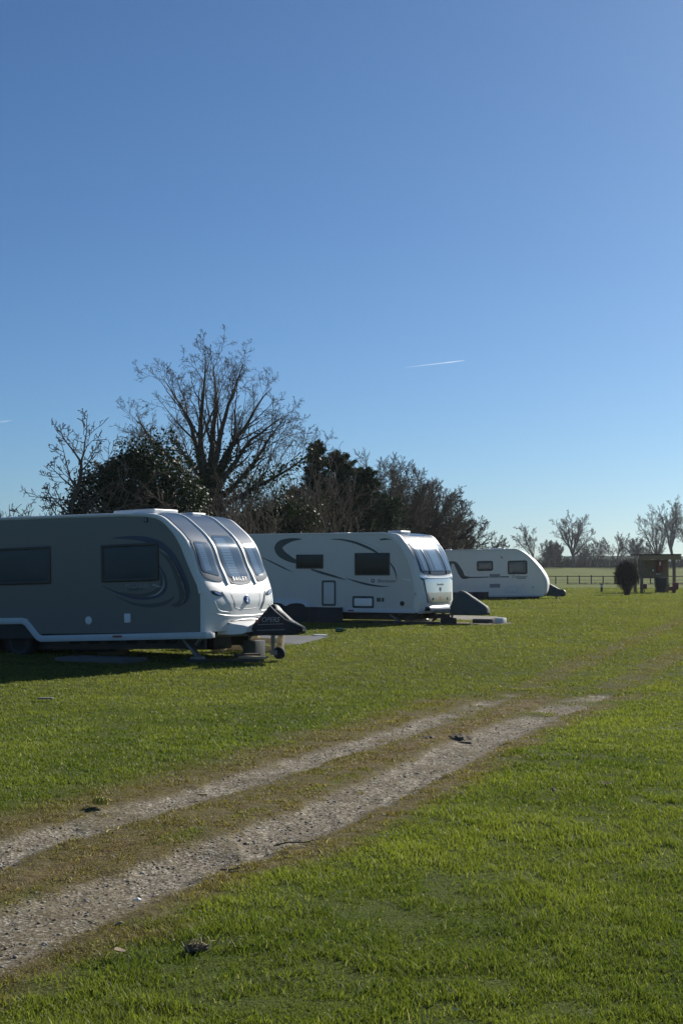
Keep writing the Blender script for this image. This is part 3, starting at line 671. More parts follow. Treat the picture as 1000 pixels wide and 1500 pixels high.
    for sgn, y in ((1, 0), (-1, W)):
        sec = [(.002, -.054), (-.035, -.054), (-.048, -.035), (-.048, .012), (-.030, .022), (-.036, .034), (-.030, .056), (.002, .060)]
        m = c.mb(); rows = [[(p[0] - n[0] * h, y + sgn * d, p[1] - n[1] * h * -1 if False else p[1] + (-n[1]) * h) for d, h in sec] for p, n in zip(c_in, N)]
        # section rises outward from the caravan, top edge towards +z on straight runs
        rows = [[(p[0] - n[0] * h, y + sgn * d, p[1] - n[1] * h) for d, h in sec] for p, n in zip(c_in, N)]
        m.grid(rows); m.add(rows[0], [tuple(range(len(sec)))]); m.add(rows[-1], [tuple(range(len(sec)))]); c.part('skirt_rail', m, M['rail'], smooth=50)
    m = c.mb(); m.box(.12, .235, -.07, .05, .36, .45); c.part('rail_end_cap', m, M['white_plain'], bevel=.02)
    m = c.mb(); m.prism([(-5.50, .38), (-5.22, .66), (-3.85, .66), (-3.56, .38)], -.012, -.006); c.part('arch_shade_plate', m, M['dark'])  # flat dark plate painting the shade in the wheel arch opening
    m = c.mb(); m.box(-1.835, -1.64, -.06, -.045, .385, .42); c.part('marker_light', m, M['red_lens'], bevel=.006)
    m = c.mb(); m.lathe((-2.39, .002, .69), (0, -1, 0), [(0, .072), (.012, .072), (.018, .06), (.02, .02)], 28); m.box(-2.42, -2.36, -.026, -.016, .685, .70); c.part('water_inlet', m, M['white_plain'])
    m = c.mb(); m.prism(rrect(-1.60, -1.47, .64, .80, .02), -.028, .002); c.part('mains_inlet', m, M['white_plain'], bevel=.006)
    m = c.mb(); m.prism(rrect(-1.14, -1.07, 2.375, 2.465, .012), -.02, .002); c.part('awning_lamp', m, M['frame'], bevel=.004); m = c.mb(); m.box(-1.118, -1.094, -.024, -.018, 2.395, 2.45); c.part('lamp_glass', m, M['letter_grey'])
    # nose: three windows under three sun panels
    C = [(-.335, .415), (.335, .415), (.325, .728), (-.37, .728)]
    S = [(-.925, .462), (-.46, .470), (-.495, .722), (-.955, .690)]
    for q, qq in ((C, None), (S, None), (mir(S), None)):
        o = c.mb(); nose.patch(o, q, .012, rc=.10, sag=.012); f = c.part('front_window', o, M['nose_frame'])
        i = shrink(q, .045, .013); i[2] = (i[2][0], i[2][1] - .016); i[3] = (i[3][0], i[3][1] - .016)
        b = c.mb(); w0 = (i[1][0] - i[0][0]); bl = [(i[0][0] + w0 * .10, i[0][1] + .02), (i[0][0] + w0 * .55, i[0][1] + .02), (i[3][0] + w0 * .62, i[3][1] - .004), (i[3][0] + w0 * .20, i[3][1] - .004)]
        nrow = 15
        for k in range(nrow):
            v0, v1 = k / nrow, (k + .8) / nrow; L = lambda a, b_, v: (a[0] * (1 - v) + b_[0] * v, a[1] * (1 - v) + b_[1] * v)
            nose.patch(b, [L(bl[0], bl[3], v0), L(bl[1], bl[2], v0), L(bl[1], bl[2], v1), L(bl[0], bl[3], v1)], .015, nu=4, nv=3, rc=.001, base=.011)
        c.part('blind', b, M['blind'], f, smooth=0)
        g = c.mb(); nose.patch(g, i, .019, rc=.10, base=.013); c.part('pane', g, M['front_glass'], f)
    for q in ([(-.32, .06), (.32, .06), (.335, .428), (-.335, .428)], [(-.93, .20), (-.45, .16), (-.462, .482), (-.925, .474)]):
        for qq in ([q] if q[0][0] > -.5 else [q, mir(q)]):
            o = c.mb(); nose.patch(o, qq, .009, rc=.05); c.part('sun_panel', o, M['blue_panel'])
    for u in (-.395, .395):
        m = c.mb(); nose.stroke(m, [(u, .10), (u, .25), (u, .45), (u * 1.02, .60), (u * 1.04, .74)], .030, .006); c.part('window_pillar', m, M['white'])
        m = c.mb(); v = u + .042; nose.stroke(m, [(v, .10), (v, .25), (v, .45), (v * 1.02, .60), (v * 1.04, .735)], .013, .010); c.part('pillar_seal_shadow', m, M['frame'])  # black window edge, one side only, also painting the pillar's shadow
    c.nose_text(nose, 'BAILEY', .105, -.02, .708, M['letter_white'], .026, spacing=1.5)
    # lamps, locker lid and mouldings
    for s_ in (-1, 1):
        q = [(-.90, .765), (-.66, .785), (-.63, .808), (-.86, .797)]; q = q if s_ < 0 else mir(q)
        o = c.mb(); nose.patch(o, q, .012, nu=8, nv=6, rc=.3); f = c.part('headlight', o, M['frame'])
        o = c.mb(); nose.patch(o, shrink(q, .05, .007), .018, nu=8, nv=6, rc=.3, base=.01); c.part('lens', o, M['chrome'], f)
        q = [(-.66, .775), (-.60, .785), (-.40, .885), (-.44, .885)]; q = q if s_ < 0 else mir(q)
        o = c.mb(); nose.patch(o, q, .010, nu=6, nv=10, rc=.3); c.part('lamp_surround', o, M['grey'] if s_ > 0 else M['rail'])
        o = c.mb(); nose.stroke(o, [(s_ * .86, .80), (s_ * .82, .85), (s_ * .72, .885), (s_ * .45, .895)], .010, -.004); c.part('moulding', o, M['white'])
    o = c.mb(); nose.stroke(o, [(-.42, .795), (-.36, .85), (-.31, .873), (0, .880), (.31, .873), (.36, .85), (.42, .795)], .004, .0); c.part('locker_lid_seam', o, M['letter_grey'])
    o = c.mb(); nose.stroke(o, [(-.42, .790), (-.2, .783), (0, .780), (.2, .783), (.42, .790)], .007, -.003); c.part('locker_lid_lip', o, M['white'])
    o = c.mb(); nose.stroke(o, [(-.90, .895), (-.6, .912), (-.33, .918), (0, .919), (.33, .918), (.6, .912), (.90, .895)], .014, -.004); c.part('moulding', o, M['white'])
    o = c.mb(); nose.stroke(o, [(-.52, .962), (-.40, .948), (-.13, .940), (.13, .940), (.40, .948), (.52, .962)], .014, .002); c.part('lower_grille', o, M['frame'])
    o = c.mb(); P = nose.P(-.01, .829, .004); nn = nose.N(0, .829); o.lathe(P, nn, [(0, .085), (.008, .085), (.012, .075)], 28); f = c.part('emblem', o, M['emblem'])
    o = c.mb(); a = np.array([0, 1.0, 0]); b_ = np.cross(nn, a); Q = P + nn * .014
    o.add([Q + a * x + b_ * y for x, y in ((-.05, -.02), (-.02, .0), (.0, .045), (.045, .05), (.01, .01), (0, -.05))], [(0, 1, 2, 3, 4, 5)]); c.part('bird_mark', o, M['letter_white'], f, smooth=0)
    # fairing over the drawbar
    o = c.mb(); rows = []
    for x, hw, zt, zb in ((-.25, .62, .70, .40), (.10, .60, .66, .40), (.26, .56, .60, .395), (.40, .46, .57, .40), (.46, .40, .545, .43)):
        rows.append([(x, W / 2 - hw - .04, zb), (x, W / 2 - hw, zt - .02), (x, W / 2 - hw * .6, zt), (x, W / 2 + hw * .6, zt), (x, W / 2 + hw, zt - .02), (x, W / 2 + hw + .04, zb)])
    o.grid(rows); o.add(rows[-1], [tuple(range(6))]); c.part('drawbar_fairing', o, M['white'], smooth=30)
    m = c.mb(); m.box(-6.5, .0, .10, W - .10, .395, .455); c.part('floor', m, M['dark'])
    c.running_gear(-6.4, -.2, .16, .39); c.drawbar(1.18, .42); c.jockey(.80, .055, .105, .50)
    m = c.mb()
    for x in np.arange(-3.0, -.5, .42): m = c.mb(); m.prism(rrect(x - .13, x + .13, .255, .355, .045), .384, .392); c.part('chassis_opening', m, M['dark'])
    for x in (-.30, -5.9):
        for y in (.30, W - .30): c.steady(x, y, .38, -.02 if x > -1 else .0)
    for x in (-4.12, -4.95):
        for y in (.24, W - .24): c.wheel(x, .32, .33, y)
    m = c.mb(); m.box(-2.1, -1.35, .5, 1.1, .18, .38); c.part('battery_tray', m, M['chassis'], bevel=.01)
    m = c.mb(); m.box(-3.3, -2.5, .7, 1.5, .10, .38); c.part('waste_tank', m, M['dark'], bevel=.03)
    m = c.mb(); m.box(-.95, -.35, .9, 1.5, .12, .38); c.part('spare_wheel_carrier', m, M['dark'], bevel=.03)
    c.roof_vent(-2.15, -1.25, .45, 1.20, 2.56, .085, name='roof_lights'); c.roof_vent(-1.35, -.98, 1.25, 1.70, 2.53, .06); c.roof_vent(-4.9, -4.3, .8, 1.4, 2.60, .07)
    return c
CG = caravan_grey()

def tent_cover(c, name, rows_def, m, label, cat, k=26, sm=55):
    """fabric hood: (x, half width, z top, z bottom, roundness) sections along the drawbar"""
    mb = MB(); secs = []
    rs = RS(len(rows_def) + 3)
    R = cat_rom(rows_def, 5)
    for x, hw, zt, zb, ro in R:
        sec = []
        for j in range(k):
            a = math.pi * (j / (k - 1)) ; ca, sa = math.cos(a), math.sin(a)
            yy = -hw * np.sign(ca) * abs(ca) ** (.55 + .45 * ro); zz = zb + (zt - zb) * abs(sa) ** (1.0 + (1 - ro) * .35)
            fold = .012 * math.sin(j * 2.1 + x * 17) + .010 * rs.randn() * .5
            p = np.array([x, W / 2 + yy + fold, zz]); sec.append(c.world(p))
        secs.append(sec)
    o0 = c.world((rows_def[0][0] + .5, W / 2, rows_def[0][3])); mb.off = -np.array(o0)
    mb.grid(secs); mb.add(secs[0], [tuple(range(k))]); mb.add(secs[-1], [tuple(range(k))[::-1]])
    o = mb.build(name, m, None, smooth=sm); o.location = o0
    return tag(o, label, cat), o0
hood, h0 = tent_cover(CG, 'hitch_cover', [(.16, .30, .50, .37, .6), (.36, .30, .54, .36, .5), (.55, .27, .70, .36, .3), (.76, .20, .90, .37, .15), (.92, .19, .77, .36, .2), (1.1, .17, .63, .36, .35), (1.26, .12, .54, .37, .6), (1.36, .06, .50, .42, .9)], M['tarp'],
           'black hitch cover with ROPERS lettering draped over the drawbar', 'cover')
def world_text(c, parent, o0, txt, size, p, m, name='lettering', **k):
    ax = c.R @ np.array([1.0, 0, 0]); up = c.R @ np.array([0, .22, 1.0]); up /= np.linalg.norm(up)
    return text_mb(txt, size, c.world(p), ax, up, .001, 1.0, -np.array(o0), **k).build(name, m, parent, smooth=0)
world_text(CG, hood, h0, 'R', .145, (.60, W / 2 - .315, .625), M['letter_red'], shear=.2)
world_text(CG, hood, h0, 'OPERS', .125, (.87, W / 2 - .315, .632), M['letter_grey'], shear=.2)
mb = MB(-h0)
for x0, x1, z in ((.62, 1.12, .555), (.60, 1.15, .455)): mb.bar(CG.world((x0, W / 2 - .318, z)), CG.world((x1, W / 2 - .318, z + .006)), .003, .010)
mb.build('underline', M['letter_grey'], hood, smooth=0)
mb = MB(-h0)
mb.tube([CG.world(q) for q in ((.77, W / 2 - .20, .90), (.94, W / 2 - .22, .76), (1.10, W / 2 - .19, .63), (1.28, W / 2 - .13, .55), (1.40, W / 2 - .06, .47), (1.41, W / 2 - .05, .38))], .009, 6); mb.build('cord', M['letter_grey'], hood)

# ---------------------------------------------------------------- middle caravan: pale grey, long
def caravan_pale():
    c = Caravan((606, 892), 39.4, 28, 0, .46, -7.6, 'long pale grey caravan with Buccaneer lettering, in the middle of the row')
    nose = Nose([(-1.3, 2.50), (-.9, 2.50), (-.66, 2.485), (-.44, 2.42), (-.22, 2.13), (-.09, 1.89), (.03, 1.53), (.06, 1.257), (.06, .94), (.06, .62), (.03, .36)],
                [(2.5, 0), (2.4, .03), (2.1, .08), (1.6, .13), (1.2, .17), (.9, .19), (.62, .19), (.36, .14)], 2.8)
    rear = [(-1.3, 2.50), (-3.2, 2.505), (-5.2, 2.50), (-7.1, 2.49), (-7.4, 2.42), (-7.55, 2.1), (-7.6, 1.2), (-7.6, .36)]
    c.shell(nose, rear, .36, M['white'])
    e = cat_rom([(-1.5, 2.475), (-.83, 2.455), (-.52, 2.25), (-.295, 1.975), (-.13, 1.615), (-.038, 1.258), (.006, .94), (.004, .496), (-.012, .455)], 6)
    poly = [(-7.5, .455), (-7.5, 2.1), (-7.35, 2.38), (-7.05, 2.46), (-5.2, 2.475)] + [tuple(p) for p in e]
    for y0, y1 in ((-.004, .002), (W - .002, W + .004)):
        m = c.mb(); m.prism(poly, y0, y1); c.part('side_panel', m, M['pale'], smooth=0)
    tr = cat_rom([(-7.3, 2.44), (-7.05, 2.485), (-5.2, 2.492), (-1.5, 2.492), (-.80, 2.478), (-.47, 2.26), (-.25, 1.98), (-.085, 1.62), (.0, 1.26), (.035, .95), (.03, .46)], 6)
    for y in (-.003, W + .003): edge_trim(c, nose, tr, y, np.interp(np.arange(len(tr)), [0, len(tr) * .45, len(tr) - 1], [.012, .02, .03]), M['white'])
    c.window(-3.60, -2.745, 1.53, 1.92, .03, .02); f = c.window(-1.77, -.708, 1.347, 1.957, .035, .03)
    # decals
    c.decal([(-3.42, 2.35), (-3.75, 2.33), (-4.05, 2.24), (-4.17, 2.11), (-4.08, 1.96), (-3.85, 1.82), (-3.6, 1.72)], [.006, .05, .10, .13, .12, .09, .05], M['charcoal'])
    c.decal([(-3.12, 1.51), (-2.8, 1.42), (-2.4, 1.32), (-2.03, 1.22)], [.02, .035, .03, .004], M['charcoal'])
    c.decal([(-2.04, 1.27), (-1.75, 1.19), (-1.4, 1.11), (-1.05, 1.06), (-.72, 1.05)], [.003, .022, .028, .02, .003], M['charcoal'])
    c.decal([(-4.75, 1.86), (-4.4, 1.72), (-4.0, 1.55), (-3.7, 1.43)], [.002, .02, .02, .002], M['charcoal'])
    c.decal([(-2.53, 2.34), (-2.2, 2.325), (-1.8, 2.25), (-1.45, 2.13), (-1.2, 2.02), (-1.05, 1.93)], [.003, .02, .03, .035, .03, .02], M['charcoal'])
    c.decal([(-2.0, 2.33), (-1.6, 2.27), (-1.2, 2.13), (-.9, 1.97)], [.002, .012, .012, .004], M['silver'])
    c.decal([(-.72, 1.70), (-.60, 1.55), (-.53, 1.38), (-.50, 1.22)], [.012, .022, .018, .003], M['charcoal'])
    c.decal([(-1.0, 2.31), (-.85, 2.325), (-.66, 2.315)], [.02, .025, .003], M['charcoal'])
    c.decal([(-.34, 1.265), (-.1, 1.215)], [.008, .012], M['letter_white'])
    m = c.mb(); m.lathe((-1.22, .0, 1.205), (0, -1, 0), [(0, .055), (.006, .055), (.008, .045)], 20); f = c.part('round_badge', m, M['letter_dark'])
    m = c.mb(); m.add([(-1.25, -.0095, 1.205), (-1.22, -.0095, 1.235), (-1.19, -.0095, 1.22), (-1.21, -.0095, 1.18)], [(0, 1, 2, 3)]); c.part('badge_mark', m, M['letter_white'], f, smooth=0)
    c.side_text('Buccaneer', .13, -.80, 1.20, M['letter_dark'], shear=.25)
    c.hatch(-2.79, -2.35, .51, 1.21, .055, M['charcoal'], M['pale'], name='service_hatch'); c.hatch(-1.845, -1.185, .463, .79, .06, M['charcoal'], M['far_white'])
    m = c.mb(); m.box(-1.56, -1.46, -.02, .0, .735, .775); c.part('hatch_handle', m, M['frame'], bevel=.006)
    for x0, x1 in ((-1.10, -.99), (-.955, -.885)):
        m = c.mb(); m.prism(rrect(x0, x1, .64, .75, .015), -.02, .002); c.part('socket_box', m, M['charcoal'], bevel=.005)
    m = c.mb(); m.lathe((-.345, .0, .60), (0, -1, 0), [(0, .065), (.012, .065), (.02, .05)], 24); c.part('water_inlet', m, M['dark'])
    m = c.mb(); m.lathe((.06, .06, .55), (.5, -.9, 0), [(-.02, .055), (.02, .055), (.024, .04)], 20); c.part('side_vent', m, M['charcoal'])
    # skirt rail with the arch over two wheels
    m = c.mb(); m.box(-3.12, .04, -.028, .004, .345, .452); c.part('skirt_rail', m, M['rail'], bevel=.012, seg=3); m = c.mb(); m.box(-7.5, -4.95, -.028, .004, .345, .452); c.part('skirt_rail', m, M['rail'], bevel=.012, seg=3)
    m = c.mb(); m.box(-7.5, .04, W - .004, W + .028, .345, .452); c.part('skirt_rail', m, M['rail'], bevel=.012, seg=3)
    out = cat_rom([(-3.10, .40), (-3.20, .58), (-3.38, .665), (-3.8, .685), (-4.3, .69), (-4.72, .665), (-4.88, .58), (-4.97, .40)], 6)
    inn = [(-3.24, .40)] + [tuple(p) for p in cat_rom([(-3.27, .46), (-3.36, .55), (-3.56, .575), (-3.78, .55), (-3.90, .50), (-3.96, .50), (-4.04, .55), (-4.2, .575), (-4.5, .57), (-4.72, .52), (-4.8, .44)], 5)] + [(-4.83, .40)]
    n = 60; ra = lambda P: np.c_[[np.interp(np.linspace(0, 1, n), np.linspace(0, 1, len(P)), np.array(P)[:, k]) for k in (0, 1)]].T
    O, I = ra(out), ra(inn); m = c.mb(); m.grid([[(p[0], -.035, p[1]) for p in O], [(p[0], -.040, p[1]) for p in I], [(p[0], .0, p[1]) for p in I]]); m.grid([[(p[0], -.035, p[1]) for p in O], [(p[0], .0, p[1]) for p in O]]); c.part('wheel_arch', m, M['rail'], smooth=60)
    m = c.mb(); m.prism([(p[0], p[1]) for p in I], -.008, -.005); c.part('arch_lining', m, M['dark'], smooth=0)
    m = c.mb(); m.prism(rrect(-1.97, -1.78, .375, .415, .018), -.036, -.02); c.part('marker_light', m, M['red_lens'], bevel=.005)
    # nose: top panel, glazing band, locker lid
    o = c.mb(); nose.patch(o, [(-.80, .115), (.80, .115), (.90, .345), (-.90, .345)], .008, rc=.08); c.part('sun_panel', o, M['blue_panel'])
    o = c.mb(); nose.patch(o, [(-.42, .19), (.42, .19), (.46, .285), (-.46, .285)], .014, rc=.12, base=.005); c.part('skylight', o, M['front_glass']); o = c.mb(); nose.patch(o, [(-.40, .195), (.40, .195), (.43, .28), (-.43, .28)], .0105, rc=.12, base=.006); c.part('skylight_blind', o, M['blind'])
    o = c.mb(); nose.patch(o, [(-.55, .318), (.50, .318), (.50, .328), (-.55, .328)], .014, rc=.3, nv=4); f = c.part('logo_bar', o, M['silver'])
    c.nose_text(nose, 'Buccaneer', .085, -.02, .322, M['letter_white'], .019, shear=.2)
    Q = [(-.91, .362), (.91, .362), (.93, .655), (-.90, .655)]
    o = c.mb(); nose.patch(o, Q, .010, nu=24, rc=.05, sag=.02); f = c.part('front_window', o, M['nose_frame'])
    for a, b_ in ((-.86, -.50), (-.44, .44), (.50, .86)):
        i = [(a, .375), (b_, .375), (b_ * 1.02 if b_ > .8 else b_, .642), (a, .642)]
        o = c.mb(); wv = b_ - a
        nose.patch(o, [(a + wv * .10, .38), (a + wv * .16, .38), (a + wv * .22, .635), (a + wv * .14, .635)], .0135, nu=4, nv=8, rc=.01, base=.009)
        nose.patch(o, [(a + wv * .30, .40), (a + wv * .78, .40), (a + wv * .84, .630), (a + wv * .36, .630)], .0130, nu=6, nv=8, rc=.01, base=.009); c.part('blind', o, M['blind'], f)
        o = c.mb(); nose.patch(o, i, .018, rc=.06, base=.011); c.part('pane', o, M['front_glass'], f)
    for u in (-.47, .47):
        o = c.mb(); nose.stroke(o, [(u, .365), (u, .5), (u, .665)], .016, .016); c.part('window_divider', o, M['frame'], f)
    Lq = [(-.80, .705), (.80, .705), (.68, .912), (-.66, .912)]
    o = c.mb(); nose.patch(o, Lq, .016, nu=20, rc=.08); f = c.part('locker_lid', o, M['silver_panel'])
    o = c.mb(); nose.stroke(o, [(-.83, .705), (-.77, .78), (-.70, .86), (-.66, .915)], .016, .004); c.part('lid_seal', o, M['frame'], f)
    o = c.mb(); nose.stroke(o, [(-.64, .918), (0, .922), (.66, .918)], .009, .004); c.part('lid_seal', o, M['frame'], f)
    o = c.mb(); nose.stroke(o, [(-.78, .695), (-.4, .700), (0, .702), (.4, .700), (.78, .695)], .018, .010); c.part('lid_grab_bar', o, M['chrome'], f)
    c.nose_text(nose, 'Commodore', .085, .0, .757, M['letter_dark'], .020, shear=.25)
    o = c.mb(); P = nose.P(.0, .80, .018); nn = nose.N(0, .80); a = np.array([0, 1.0, 0]); b_ = np.cross(nn, a); b_ = b_ if b_[2] > 0 else -b_
    for poly in ([(-.07, .05), (-.03, .065), (-.02, -.03), (-.05, -.05), (-.075, 0)], [(.07, .05), (.03, .065), (.02, -.03), (.05, -.05), (.075, 0)], [(-.012, .05), (.012, .05), (.015, -.06), (0, -.085), (-.015, -.06)]):
        o.add([P + a * x + b_ * y for x, y in poly], [tuple(range(len(poly)))])
    c.part('emblem', o, M['letter_dark'], smooth=0)
    o = c.mb(); P = nose.P(.0, .872, .018); o.add([P + a * x + b_ * y for x, y in ((-.045, 0), (0, .07), (.045, 0), (0, -.07))], [(0, 1, 2, 3)]); c.part('red_mark', o, M['letter_red'], smooth=0)
    for u in (-.42, .42):
        o = c.mb(); nose.patch(o, [(u - .03, .873), (u + .03, .873), (u + .03, .895), (u - .03, .895)], .024, nu=4, nv=4, rc=.2); c.part('lid_lock', o, M['frame'], f)
    for s_ in (-1, 1):
        q = [(-.97, .666), (-.77, .690), (-.76, .708), (-.95, .690)]; q = q if s_ < 0 else mir(q); o = c.mb(); nose.patch(o, q, .014, nu=8, nv=5, rc=.3); f2 = c.part('headlight', o, M['chrome'])
        q = [(-.93, .692), (-.80, .700), (-.79, .722), (-.90, .712)]; q = q if s_ < 0 else mir(q); o = c.mb(); nose.patch(o, q, .012, nu=8, nv=5, rc=.3); c.part('lamp_recess', o, M['frame'], f2)
        q = [(-.97, .225), (-.90, .30), (-.93, .50), (-.99, .50)]; q = q if s_ < 0 else mir(q); o = c.mb(); nose.patch(o, [(s_ * .985, .36), (s_ * .93, .40), (s_ * .95, .53), (s_ * .99, .54)] if s_ < 0 else [(.93, .40), (.985, .36), (.99, .54), (.95, .53)], .006, nu=6, nv=10, rc=.3); c.part('corner_moulding', o, M['rail'])
    # bumper moulding and lower grille openings
    o = c.mb(); rows = []
    for z, d in ((.56, .02), (.50, .10), (.44, .12), (.37, .08), (.33, -.02)):
        rows.append([(nose.F(u, 1.0)[0] + d * (1 - abs(u) ** 3), W / 2 * (1 + u * 1.0), z) for u in np.linspace(-.97, .97, 25)])
    o.grid(rows); c.part('bumper', o, M['rail'], smooth=60)
    for a, b_ in ((-.80, -.55), (.55, .80)):
        o = c.mb()
        for k in range(1):
            R = [[(nose.F(u, 1.0)[0] + dd * (1 - abs(u) ** 3) + .008, W / 2 * (1 + u), z) for u in np.linspace(a + sh, b_ - .02, 6)] for z, dd, sh in ((.515, .085, .06), (.44, .12, .02), (.40, .10, .0))]; o.grid(R)
        c.part('bumper_opening', o, M['frame'])
    m = c.mb(); m.box(-7.4, -.1, .10, W - .10, .31, .355); c.part('floor', m, M['dark']); c.running_gear(-7.2, -.2, .14, .31); c.drawbar(1.45, .40); c.jockey(.66, .135, .10, .45, out=-.10)
    for x in (-.55, -6.9):
        for y in (.25, W - .25): c.steady(x, y, .33, .05)
    m = c.mb(); m.bar((.02, .55, .36), (-.35, .55, .10), .06, .05); m.bar((.3, 1.4, .36), (-.1, 1.4, .10), .06, .05); c.part('brace', m, M['chassis'])
    for x in (-3.58, -4.42):
        for y in (.16, W - .16): c.wheel(x, .33, .31, y)
    c.roof_vent(-.95, -.55, .35, .95, 2.50, .06); c.roof_vent(-2.75, -2.3, .6, 1.2, 2.50, .035); c.roof_vent(-3.9, -3.62, .7, 1.1, 2.50, .03)
    return c
CP = caravan_pale()
cov2, _ = tent_cover(CP, 'hitch_cover', [(.64, .20, .50, .30, .6), (.66, .27, .66, .29, .5), (.76, .29, .86, .285, .5), (.86, .29, .935, .285, .5), (.96, .29, .93, .285, .5), (1.14, .27, .83, .285, .5), (1.34, .25, .705, .285, .5), (1.54, .22, .58, .285, .5), (1.63, .18, .52, .30, .6), (1.66, .10, .44, .34, .8)], M['grey_tarp'],
           'smooth grey hitch cover hugging the drawbar of the middle caravan', 'cover')

# ---------------------------------------------------------------- far caravan
def caravan_far():
    c = Caravan((796, 871), 69.9, 10, 1.0, .42, -6.9, 'white caravan with a rounded nose and Challenger lettering, farthest of the row')
    nose = Nose([(-1.7, 2.60), (-1.25, 2.595), (-.86, 2.40), (-.48, 2.07), (-.165, 1.68), (.052, 1.29), (.121, .965), (.10, .58), (0, .42)],
                [(2.6, 0), (2.4, .02), (2.0, .05), (1.3, .09), (.9, .11), (.42, .08)], 2.8)
    rear = [(-1.7, 2.60), (-3.2, 2.60), (-4.6, 2.60), (-6.3, 2.58), (-6.7, 2.48), (-6.85, 2.1), (-6.9, 1.2), (-6.9, .42)]
    c.shell(nose, rear, .40, M['white'])
    e = cat_rom([(-1.75, 2.56), (-1.28, 2.55), (-.90, 2.365), (-.53, 2.04), (-.215, 1.66), (.0, 1.28), (.068, .965), (.052, .60), (-.03, .43)], 6)
    poly = [(-6.82, .43), (-6.82, 2.1), (-6.66, 2.45), (-6.3, 2.54), (-4.6, 2.56)] + [tuple(p) for p in e]
    for y0, y1 in ((-.004, .002), (W - .002, W + .004)):
        m = c.mb(); m.prism(poly, y0, y1); c.part('side_panel', m, M['far_white'], smooth=0)
    tr = cat_rom([(-4.6, 2.585), (-1.75, 2.585), (-1.26, 2.575), (-.87, 2.385), (-.495, 2.06), (-.18, 1.675), (.036, 1.29), (.105, .965), (.085, .58), (.0, .43)], 6)
    edge_trim(c, nose, tr, -.003, .028, M['white']); edge_trim(c, nose, tr, W + .003, .028, M['white'])
    c.window(-3.13, -2.36, 1.585, 2.06, .07, .09, pm=M['pane_pale']); c.window(-1.67, -.745, 1.40, 2.05, .07, .09, pm=M['pane_pale'])
    for a, b_ in ((1.26, 1.43), (.785, .96)):
        m = c.mb(); m.prism(rrect(-2.535, -2.045, a, b_, .01), -.010, .002)
        for k in range(4): m.box(-2.51, -2.07, -.016, -.010, a + .02 + k * (b_ - a - .02) / 4, a + .035 + k * (b_ - a - .02) / 4)
        c.part('fridge_vent', m, M['letter_grey'], smooth=0)
    c.hatch(-1.80, -1.215, .53, .83, .02, M['rail'], M['far_white'])
    m = c.mb(); m.prism(rrect(-1.05, -.93, .78, .94, .02), -.02, .002); c.part('mains_inlet', m, M['white_plain'], bevel=.006)
    m = c.mb(); m.lathe((-.5, 0, .78), (0, -1, 0), [(0, .06), (.015, .06), (.02, .045)], 20); c.part('water_inlet', m, M['rail'])
    c.decal([(-4.47, 2.02), (-4.2, 2.0), (-4.08, 1.86), (-3.92, 1.55), (-3.78, 1.32), (-3.5, 1.285)], [.05, .06, .10, .13, .10, .03], M['charcoal'])
    c.decal([(-3.85, 1.285), (-3.2, 1.285), (-2.56, 1.29)], [.035, .028, .022], M['charcoal']); c.decal([(-2.03, 1.295), (-1.62, 1.285)], [.025, .028], M['charcoal'])
    c.decal([(-4.2, 1.94), (-4.05, 1.72), (-3.93, 1.50)], [.02, .045, .035], M['letter_dark'], lift=.011)
    m = c.mb(); m.add([(-4.52, -.0085, 2.0), (-4.33, -.0085, 2.0), (-4.40, -.0085, 1.3), (-4.52, -.0085, 1.2)], [(0, 1, 2, 3)]); c.part('decal_stripe', m, M['charcoal'], smooth=0)
    c.side_text('Challenger', .17, -1.13, 1.285, M['letter_dark'], shear=.3); c.decal([(-1.25, 1.205), (-.82, 1.205)], [.014, .014], M['letter_dark'])
    m = c.mb(); m.bar((-1.98, -.03, 2.26), (-1.90, -.03, 2.16), .04, .035); c.part('awning_lamp', m, M['frame'], bevel=.008)
    m = c.mb(); m.box(-6.8, .0, -.03, .004, .34, .42); c.part('skirt_rail', m, M['rail'], bevel=.012)
    m = c.mb(); m.box(-6.7, -.1, .08, W - .08, .30, .398); c.part('floor', m, M['dark']); c.running_gear(-6.5, -.3, .14, .30); c.drawbar(.80, .40); c.jockey(.55, .10, .09, .45)
    for x in (-.55, -6.2):
        for y in (.25, W - .25): c.steady(x, y, .32, .04)
    for y in (.16, W - .16): c.wheel(-3.9, .32, .31, y)
    m = c.mb(); m.tube([(-1.45, .2, .22), (-.75, .2, .20)], .03, 8); c.part('waste_pipe', m, M['dark'])
    c.roof_vent(-2.5, -1.85, .5, 1.1, 2.60, .07); c.roof_vent(-4.7, -4.4, .6, 1.0, 2.60, .06)
    return c
CF = caravan_far()
cov3, _ = tent_cover(CF, 'hitch_cover', [(.10, .22, .58, .36, .6), (.12, .30, .86, .36, .5), (.18, .32, .95, .36, .5), (.34, .31, .88, .33, .5), (.54, .28, .76, .30, .6), (.72, .25, .67, .30, .7), (.88, .23, .63, .31, .8), (.97, .17, .57, .35, .8), (1.0, .09, .50, .41, 1)], M['green_tarp'],
           'dark green hitch cover on the drawbar of the farthest caravan', 'cover')

